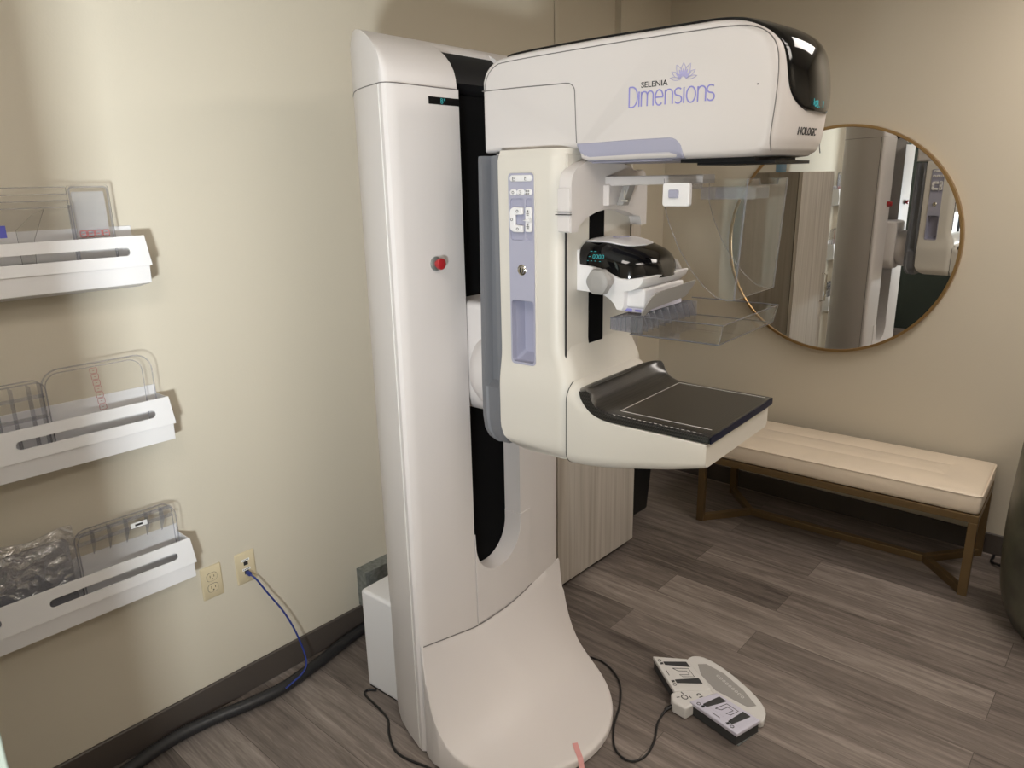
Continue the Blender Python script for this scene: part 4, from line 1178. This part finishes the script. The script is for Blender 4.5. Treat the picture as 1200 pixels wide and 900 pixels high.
# --- clear paddle held in the clamp
pt = tag(empty('compression_paddle', (0, 0, 0)), 'clear acrylic compression paddle clamped on the white imaging machine', 'paddle')
R25 = math.radians(2.5)
def world(u, v, z): return Vector((.702+u*math.cos(R25)-v*math.sin(R25), 1.549+u*math.sin(R25)+v*math.cos(R25), z))
pt.location = world(.66, 0, 1.371); pt.rotation_euler = (0, 0, R25)
def PP(name, bm, m, par=pt, off=(.66, 0, 1.371), **k):
    for v in bm.verts: v.co -= Vector(off)
    return obj(name, bm, m, par, **k)
V0, V1, U0, U1 = -.157, .163, .575, .795
bm = bmesh.new(); plate(bm, rrect(U0, U1-.004, V0+.004, V1-.004, .006, 4), [], .0025, lambda a, b, c: (a, b, 1.371+c), 1, 0); PP('tray_floor', bm, ['acr', 'acre'])
def wallseg(a, b, lean, z0=1.3712, z1=1.4155, t=.0022):
    bm = bmesh.new(); a = Vector(a); b = Vector(b); n = Vector((b.y-a.y, -(b.x-a.x), 0)).normalized()
    loft(bm, [[p+Vector((0, 0, z0)), p+n*lean+Vector((0, 0, z1)), p+n*(lean-t)+Vector((0, 0, z1)), p-n*t+Vector((0, 0, z0))] for p in (a, b)])
    return bm
PP('tray_wall', wallseg((U0, V0+.002, 0), (U1-.003, V0+.002, 0), .004), 'acr', smooth=0)
PP('tray_wall', wallseg((U1-.003, V0+.002, 0), (U1-.003, V1-.002, 0), .010), 'acr', smooth=0)
PP('tray_wall', wallseg((U1-.003, V1-.002, 0), (U0, V1-.002, 0), .004), 'acr', smooth=0)
bm = bmesh.new(); tube(bm, [(U0, V0-.001, 1.4155), (U1+.005, V0-.001, 1.4155), (U1+.006, V1+.001, 1.4155), (U0, V1+.001, 1.4155)], .0013, 5); PP('tray_rim', bm, 'acre')
bm = bmesh.new(); tube(bm, [(U0, V0+.003, 1.3715), (U1-.004, V0+.003, 1.3715), (U1-.004, V1-.003, 1.3715), (U0, V1-.003, 1.3715)], .0013, 5); PP('tray_bottom_edge', bm, 'acre')
bm = bmesh.new(); tube(bm, [(U1-.003, V0+.003, 1.3715), (U1+.005, V0-.001, 1.4155)], .0010, 5); PP('tray_corner', bm, 'acre2')
bm = bmesh.new(); tube(bm, [(U1-.003, V1-.003, 1.3715), (U1+.006, V1+.001, 1.4155)], .0010, 5); PP('tray_corner', bm, 'acre')
# rear mounting bracket with ribs
bm = bmesh.new()
loft(bm, [[(.518, V0+.012, z), (.518, V1-.03, z), (.5205, V1-.03, z), (.5205, V0+.012, z)] for z in (1.378, 1.403)])
PP('rear_wall', bm, 'acre2', smooth=0)
bm = bmesh.new(); plate(bm, rrect(.518, U0+.002, V0+.010, V1-.028, .012, 4), [], .0025, lambda a, b, c: (a, b, 1.374+c), 1, 0); PP('rear_floor', bm, ['acr', 'acre2'])
for v in (-.145, -.120, -.095, -.068, -.035, 0, .035, .070, .100, .130):
    bm = bmesh.new()
    plate(bm, [(.5205, 1.3765), (.5205, 1.403), (.575, 1.4115), (.590, 1.4115), (.600, 1.390), (.602, 1.374)], [], .0024, lambda a, b, c, v=v: (a, v+c, b))
    PP('rib', bm, 'acre2', smooth=0)
for u_ in (.5195, .536, .548, .560, .574, .588, .602):
    zt2 = min(1.4115, 1.403+.0085*(u_-.5185)/.0565)
    bm = bmesh.new(); tube(bm, [(u_, V0+.0095, 1.3755), (u_, V0+.0095, zt2)], .0010, 5); PP('cheek_ridge', bm, 'acre')
for v_ in (-.145, -.120, -.095, -.068, -.035, 0, .035, .070, .100, .130):
    bm = bmesh.new(); tube(bm, [(.575, v_+.0012, 1.4115), (.590, v_+.0012, 1.4115), (.600, v_+.0012, 1.390), (.602, v_+.0012, 1.374)], .0010, 5); PP('rib_edge', bm, 'acre')
bm = bmesh.new(); tube(bm, [(.5185, V0+.0095, 1.403), (.575, V0+.0095, 1.4115), (.603, V0+.0095, 1.4115), (.603, V0+.0095, 1.372)], .0011, 5); PP('cheek_rim', bm, 'acre')
bm = bmesh.new(); tube(bm, [(.519, V0+.012, 1.403), (.519, V1-.03, 1.403)], .0016, 5); PP('rear_rim', bm, 'acre')
for s, v in ((-1, V0+.010), (1, V1-.028)):
    bm = bmesh.new(); plate(bm, [(.5185, 1.376), (.5185, 1.403), (.575, 1.4115), (.603, 1.4115), (.603, 1.372)], [], .0022, lambda a, b, c: (a, v+c, b)); PP('rear_cheek', bm, 'acre2', smooth=0)

# --- clear face shield hanging from the bracket arm
fs = tag(empty('face_shield', world(.70, 0, 1.71), R25), 'clear acrylic face shield hanging from the arm below the tube head', 'face shield')
fs.rotation_euler = (0, 0, R25)
def FS(name, bm, m, **k): return PP(name, bm, m, fs, (.70, 0, 1.71), **k)
VN, VF, UR, UFr = -.122, .107, .632, .819
def lean(p, z): return p-.014*(1.712-z)/.25
def wing_outline():
    o = [(UR, 1.716), (UFr, 1.712), (lean(UFr, 1.465), 1.465)]
    o += [(lean(UFr, 1.465)-.016, 1.463), (.765, 1.468), (.735, 1.490), (.705, 1.522), (.672, 1.570), (.648, 1.620), (.634, 1.662)]
    return o
for nm, v, w in (('shield_wing', VN, 0), ('shield_wing', VF, 0)):
    bm = bmesh.new(); plate(bm, wing_outline(), [], .0025, lambda a, b, c: (a, v+c, b), 1, 0); FS(nm, bm, ['acr', 'acre2'])
    bm = bmesh.new(); tube(bm, [(a, v+.00125, b) for a, b in wing_outline()[2:]+wing_outline()[:1]], .0010, 5); FS('wing_edge', bm, 'acre2')
    bm = bmesh.new(); tube(bm, [(UFr, v+.00125, 1.712), (lean(UFr, 1.465), v+.00125, 1.465)], .0024, 6); FS('bend_edge', bm, 'acre2')
bm = bmesh.new()
fo = [(VN, 1.465), (VF, 1.465), (VF, 1.712), (.05, 1.712), (.045, 1.700), (-.055, 1.700), (-.06, 1.712), (VN, 1.712)]
plate(bm, fo, [], .0025, lambda a, b, c: (lean(UFr, b)+c, a, b), 1, 0); FS('shield_front', bm, ['acr', 'acre2'])
bm = bmesh.new(); tube(bm, [(lean(UFr, 1.465), VN, 1.465), (lean(UFr, 1.465), VF, 1.465)], .0009, 5); FS('front_edge', bm, 'acre2')
bm = bmesh.new(); tube(bm, [(UFr, VF, 1.712), (UFr, .05, 1.712), (UFr, .045, 1.700), (UFr, -.055, 1.700), (UFr, -.06, 1.712), (UFr, VN, 1.712)], .0010, 5); FS('front_edge', bm, 'acre2')
bm = nb((.690, .812, -.060, .020, 1.694, 1.697), (.690, .812, -.060, -.057, 1.6705, 1.694), (.690, .812, .017, .020, 1.6705, 1.694)); FS('mount_channel', bm, 'acre2', smooth=0)
bm = bmesh.new(); plate(bm, rrect(.637, .700, 1.658, 1.707, .006, 5), [], .014, lambda a, b, c: (a, VN-.0005-c, b)); FS('latch_box', bm, 'white2', smooth=0, bevel=(.002, 2, 40), label='white latch box')
bm = bmesh.new(); plate(bm, rrect(.653, .676, 1.676, 1.693, .003, 4), [], .005, lambda a, b, c: (a, VN-.0144-c, b)); FS('latch_button', bm, 'lav', smooth=0, bevel=(.0012, 2, 40), label='lavender push button')
bm = nb((.638, .69, VN+.002, -.052, 1.694, 1.704)); FS('latch_bar', bm, 'acre2', smooth=0)

# ------------------------------------------------------------------ foot switch
fw = tag(empty('foot_switch', (1.235, 1.985, 0)), 'grey and white twin-pedal foot switch lying on the floor right of the machine foot', 'foot switch')
# measured outlines in world metres, height .05
def FW(name, bm, m, par=None, **k):
    for v in bm.verts: v.co -= Vector((1.235, 1.985, 0))
    return obj(name, bm, m, par or fw, **k)
def solid(poly, z0, z1, fnz=None):
    bm = bmesh.new()
    a = [bm.verts.new((x, y, z0)) for x, y in poly]; b = [bm.verts.new((x, y, z1 if fnz is None else fnz(x, y))) for x, y in poly]
    bm.faces.new(a); bm.faces.new(b)
    for i in range(len(a)):
        j = (i+1) % len(a); bm.faces.new((a[i], a[j], b[j], b[i]))
    return bm
base = [(1.185, 1.925), (1.262, 1.945), (1.30, 2.0), (1.440, 1.985), (1.452, 2.02), (1.430, 2.062), (1.365, 2.108), (1.25, 2.158), (1.155, 2.172), (1.115, 2.135), (1.14, 2.06), (1.20, 2.0)]
bp_ = [(p.x, p.y) for p in catmull([(a, b, 0) for a, b in base+[base[0]]], 4)][:-1]
o = FW('base_shell', solid(bp_, .002, .030), 'pad', bevel=(.006, 3, 40))
inset = [(1.285+(a-1.285)*.86, 2.075+(b-2.075)*.80) for a, b in [(1.18, 2.075), (1.27, 2.02), (1.41, 2.01), (1.43, 2.04), (1.355, 2.095), (1.25, 2.145), (1.165, 2.155), (1.14, 2.13)]]
FW('foot_rest', solid(inset, .029, .0312), 'lgrey', label='grey textured foot rest')
bm = bmesh.new()
for k in range(9):
    a = 1.245+.014*k; b = 2.105-.006*k
    strokes(bm, [arc(a, b, .005, .005, 0, 360, 6)], .002, lambda x, y, c: (x, y, .0312+c))
FW('rest_texture', bm, 'pad', smooth=0)
FW('centre_block', solid([(1.172, 1.905), (1.196, 1.872), (1.248, 1.868), (1.262, 1.925), (1.30, 1.985), (1.262, 2.012), (1.20, 1.955)], .002, .046), 'pad', bevel=(.006, 3, 40))
bm = bmesh.new()
cm = lambda x, y, c: (x, y, .0462+c)
strokes(bm, [arc(1.218, 1.915, .011, .009, 0, 360, 10), [(1.205, 1.905), (1.198, 1.897)], [(1.226, 1.93), (1.238, 1.925)], [(1.208, 1.926), (1.196, 1.93)], arc(1.25, 1.955, .007, .007, 30, 250, 7), [(1.256, 1.945), (1.262, 1.957)]], .003, cm)
bm2 = bm
FW('block_symbols', bm, 'ink', smooth=0)
P1 = [(1.027, 2.030), (1.130, 2.096), (1.268, 2.003), (1.178, 1.915)]
P2 = [(1.243, 1.903), (1.292, 1.998), (1.457, 1.967), (1.427, 1.863)]
def pedal(Q, m, axis):
    # axis: indices of the two outer corners, lifted lower
    def lerp(s, t):   # s along 0->3, t along 0->1
        a = Vector(Q[0]).lerp(Vector(Q[3]), s); b = Vector(Q[1]).lerp(Vector(Q[2]), s); return a.lerp(b, t)
    z = lambda s, t: .050
    bm = solid(Q, .038, .052); pe = FW('pedal', bm, m, bevel=(.003, 2, 40))
    FW('pedal_skirt', solid([tuple(Vector(q).lerp(Vector((sum(a for a, b in Q)/4, sum(b for a, b in Q)/4)), .05)) for q in Q], .004, .038), 'rubber', label='dark rubber bellows under the pedal')
    face = [tuple(lerp(s, t)) for s, t in ((.06, .26), (.06, .93), (.94, .93), (.94, .26))]
    FW('pedal_decal', solid(face, .052, .0525), 'padv' if m == 'padv' else 'pad', pe)
    for s in (.22, .76):
        c = [tuple(lerp(s+ds, t)) for ds, t in ((-.045, .20), (-.085, .88), (.085, .88), (.045, .20))]
        FW('rubber_tread', solid(c, .052, .0555), 'rubber', pe, bevel=(.0015, 2, 40), label='tapered black rubber tread')
    bm = bmesh.new(); L = []
    def pt(s, t): return tuple(lerp(s, t))
    L += [[pt(.36, .35), pt(.36, .80), pt(.62, .80), pt(.62, .48), pt(.56, .42), pt(.56, .70), pt(.44, .70), pt(.44, .45), pt(.36, .35)]]
    for s in (.13, .84):
        c = pt(s, .12); L += [arc(c[0], c[1], .006, .006, 0, 360, 7)]
        c = pt(s+.09*(1 if s < .5 else -1), .13); L += [[(c[0]-.007, c[1]), (c[0]+.007, c[1])], [(c[0], c[1]-.007), (c[0], c[1]+.007)], arc(c[0], c[1], .0045, .0045, 0, 360, 6)]
    L += [[pt(.42, .13), pt(.58, .13)]]
    strokes(bm, L, .0022, lambda x, y, c: (x, y, .0526+c)); FW('pedal_symbols', bm, 'ink', pe, smooth=0)
pedal(P1, 'pad', 0); pedal(P2, 'padv', 1)
bm = solid([(1.240, 1.912), (1.43, 1.872), (1.452, 1.975), (1.29, 2.0)], .001, .004); FW('base_plate', bm, 'steel')
bm = bmesh.new(); tube(bm, [(1.197, 1.888, .020), (1.188, 1.873, .018), (1.180, 1.856, .012)], .0065, 10); pc_ = FW('cord_sleeve', bm, 'cable')
bm = bmesh.new(); tube(bm, [(1.182, 1.860, .013), (1.180, 1.842, .006), (1.190, 1.79, .005), (1.222, 1.715, .005), (1.232, 1.642, .005), (1.205, 1.597, .005), (1.145, 1.612, .005), (1.088, 1.690, .005), (1.045, 1.79, .005), (.99, 1.875, .005), (.93, 1.92, .005), (.87, 1.94, .005), (.82, 1.935, .005)], .0036, 8, 10)
FW('foot_switch_cord', bm, 'cable', label='thin black cord')

# ------------------------------------------------------------------ tape
bm = bmesh.new()
rings = []
dirv = Vector((.80, -.60, 0)); side = Vector((.60, .80, 0))*.0085
for k in range(19):
    d = Vector((1.056, 1.522, 0))+dirv*(.085*k/18)
    du, dv = d.x-.702, d.y-1.549
    u = du*math.cos(R25)+dv*math.sin(R25); v = -du*math.sin(R25)+dv*math.cos(R25)
    e = ell(v); over = max(0, u-e)
    z = gz(min(u, e), v)+.0016 - (.0 if over < .003 else min(.026, (over-.003)*1.4))
    rings.append([d-side+Vector((0, 0, z)), d+side+Vector((0, 0, z)), d+side+Vector((0, 0, z+.0006)), d-side+Vector((0, 0, z+.0006))])
loft(bm, rings)
tag(obj('tape_strip', bm, 'pink', None, 60), 'short strip of pink tape stuck on the front rim of the machine foot', 'tape')



SC.view_settings.view_transform = 'Standard'
SC.view_settings.look = 'None'
SC.view_settings.gamma = 1
SC.view_settings.use_curve_mapping = False
SC.view_settings.exposure = 0.95
w = bpy.data.worlds.new('world'); SC.world = w; w.use_nodes = True
w.node_tree.nodes['Background'].inputs[0].default_value = (.5, .48, .45, 1)
w.node_tree.nodes['Background'].inputs[1].default_value = .0
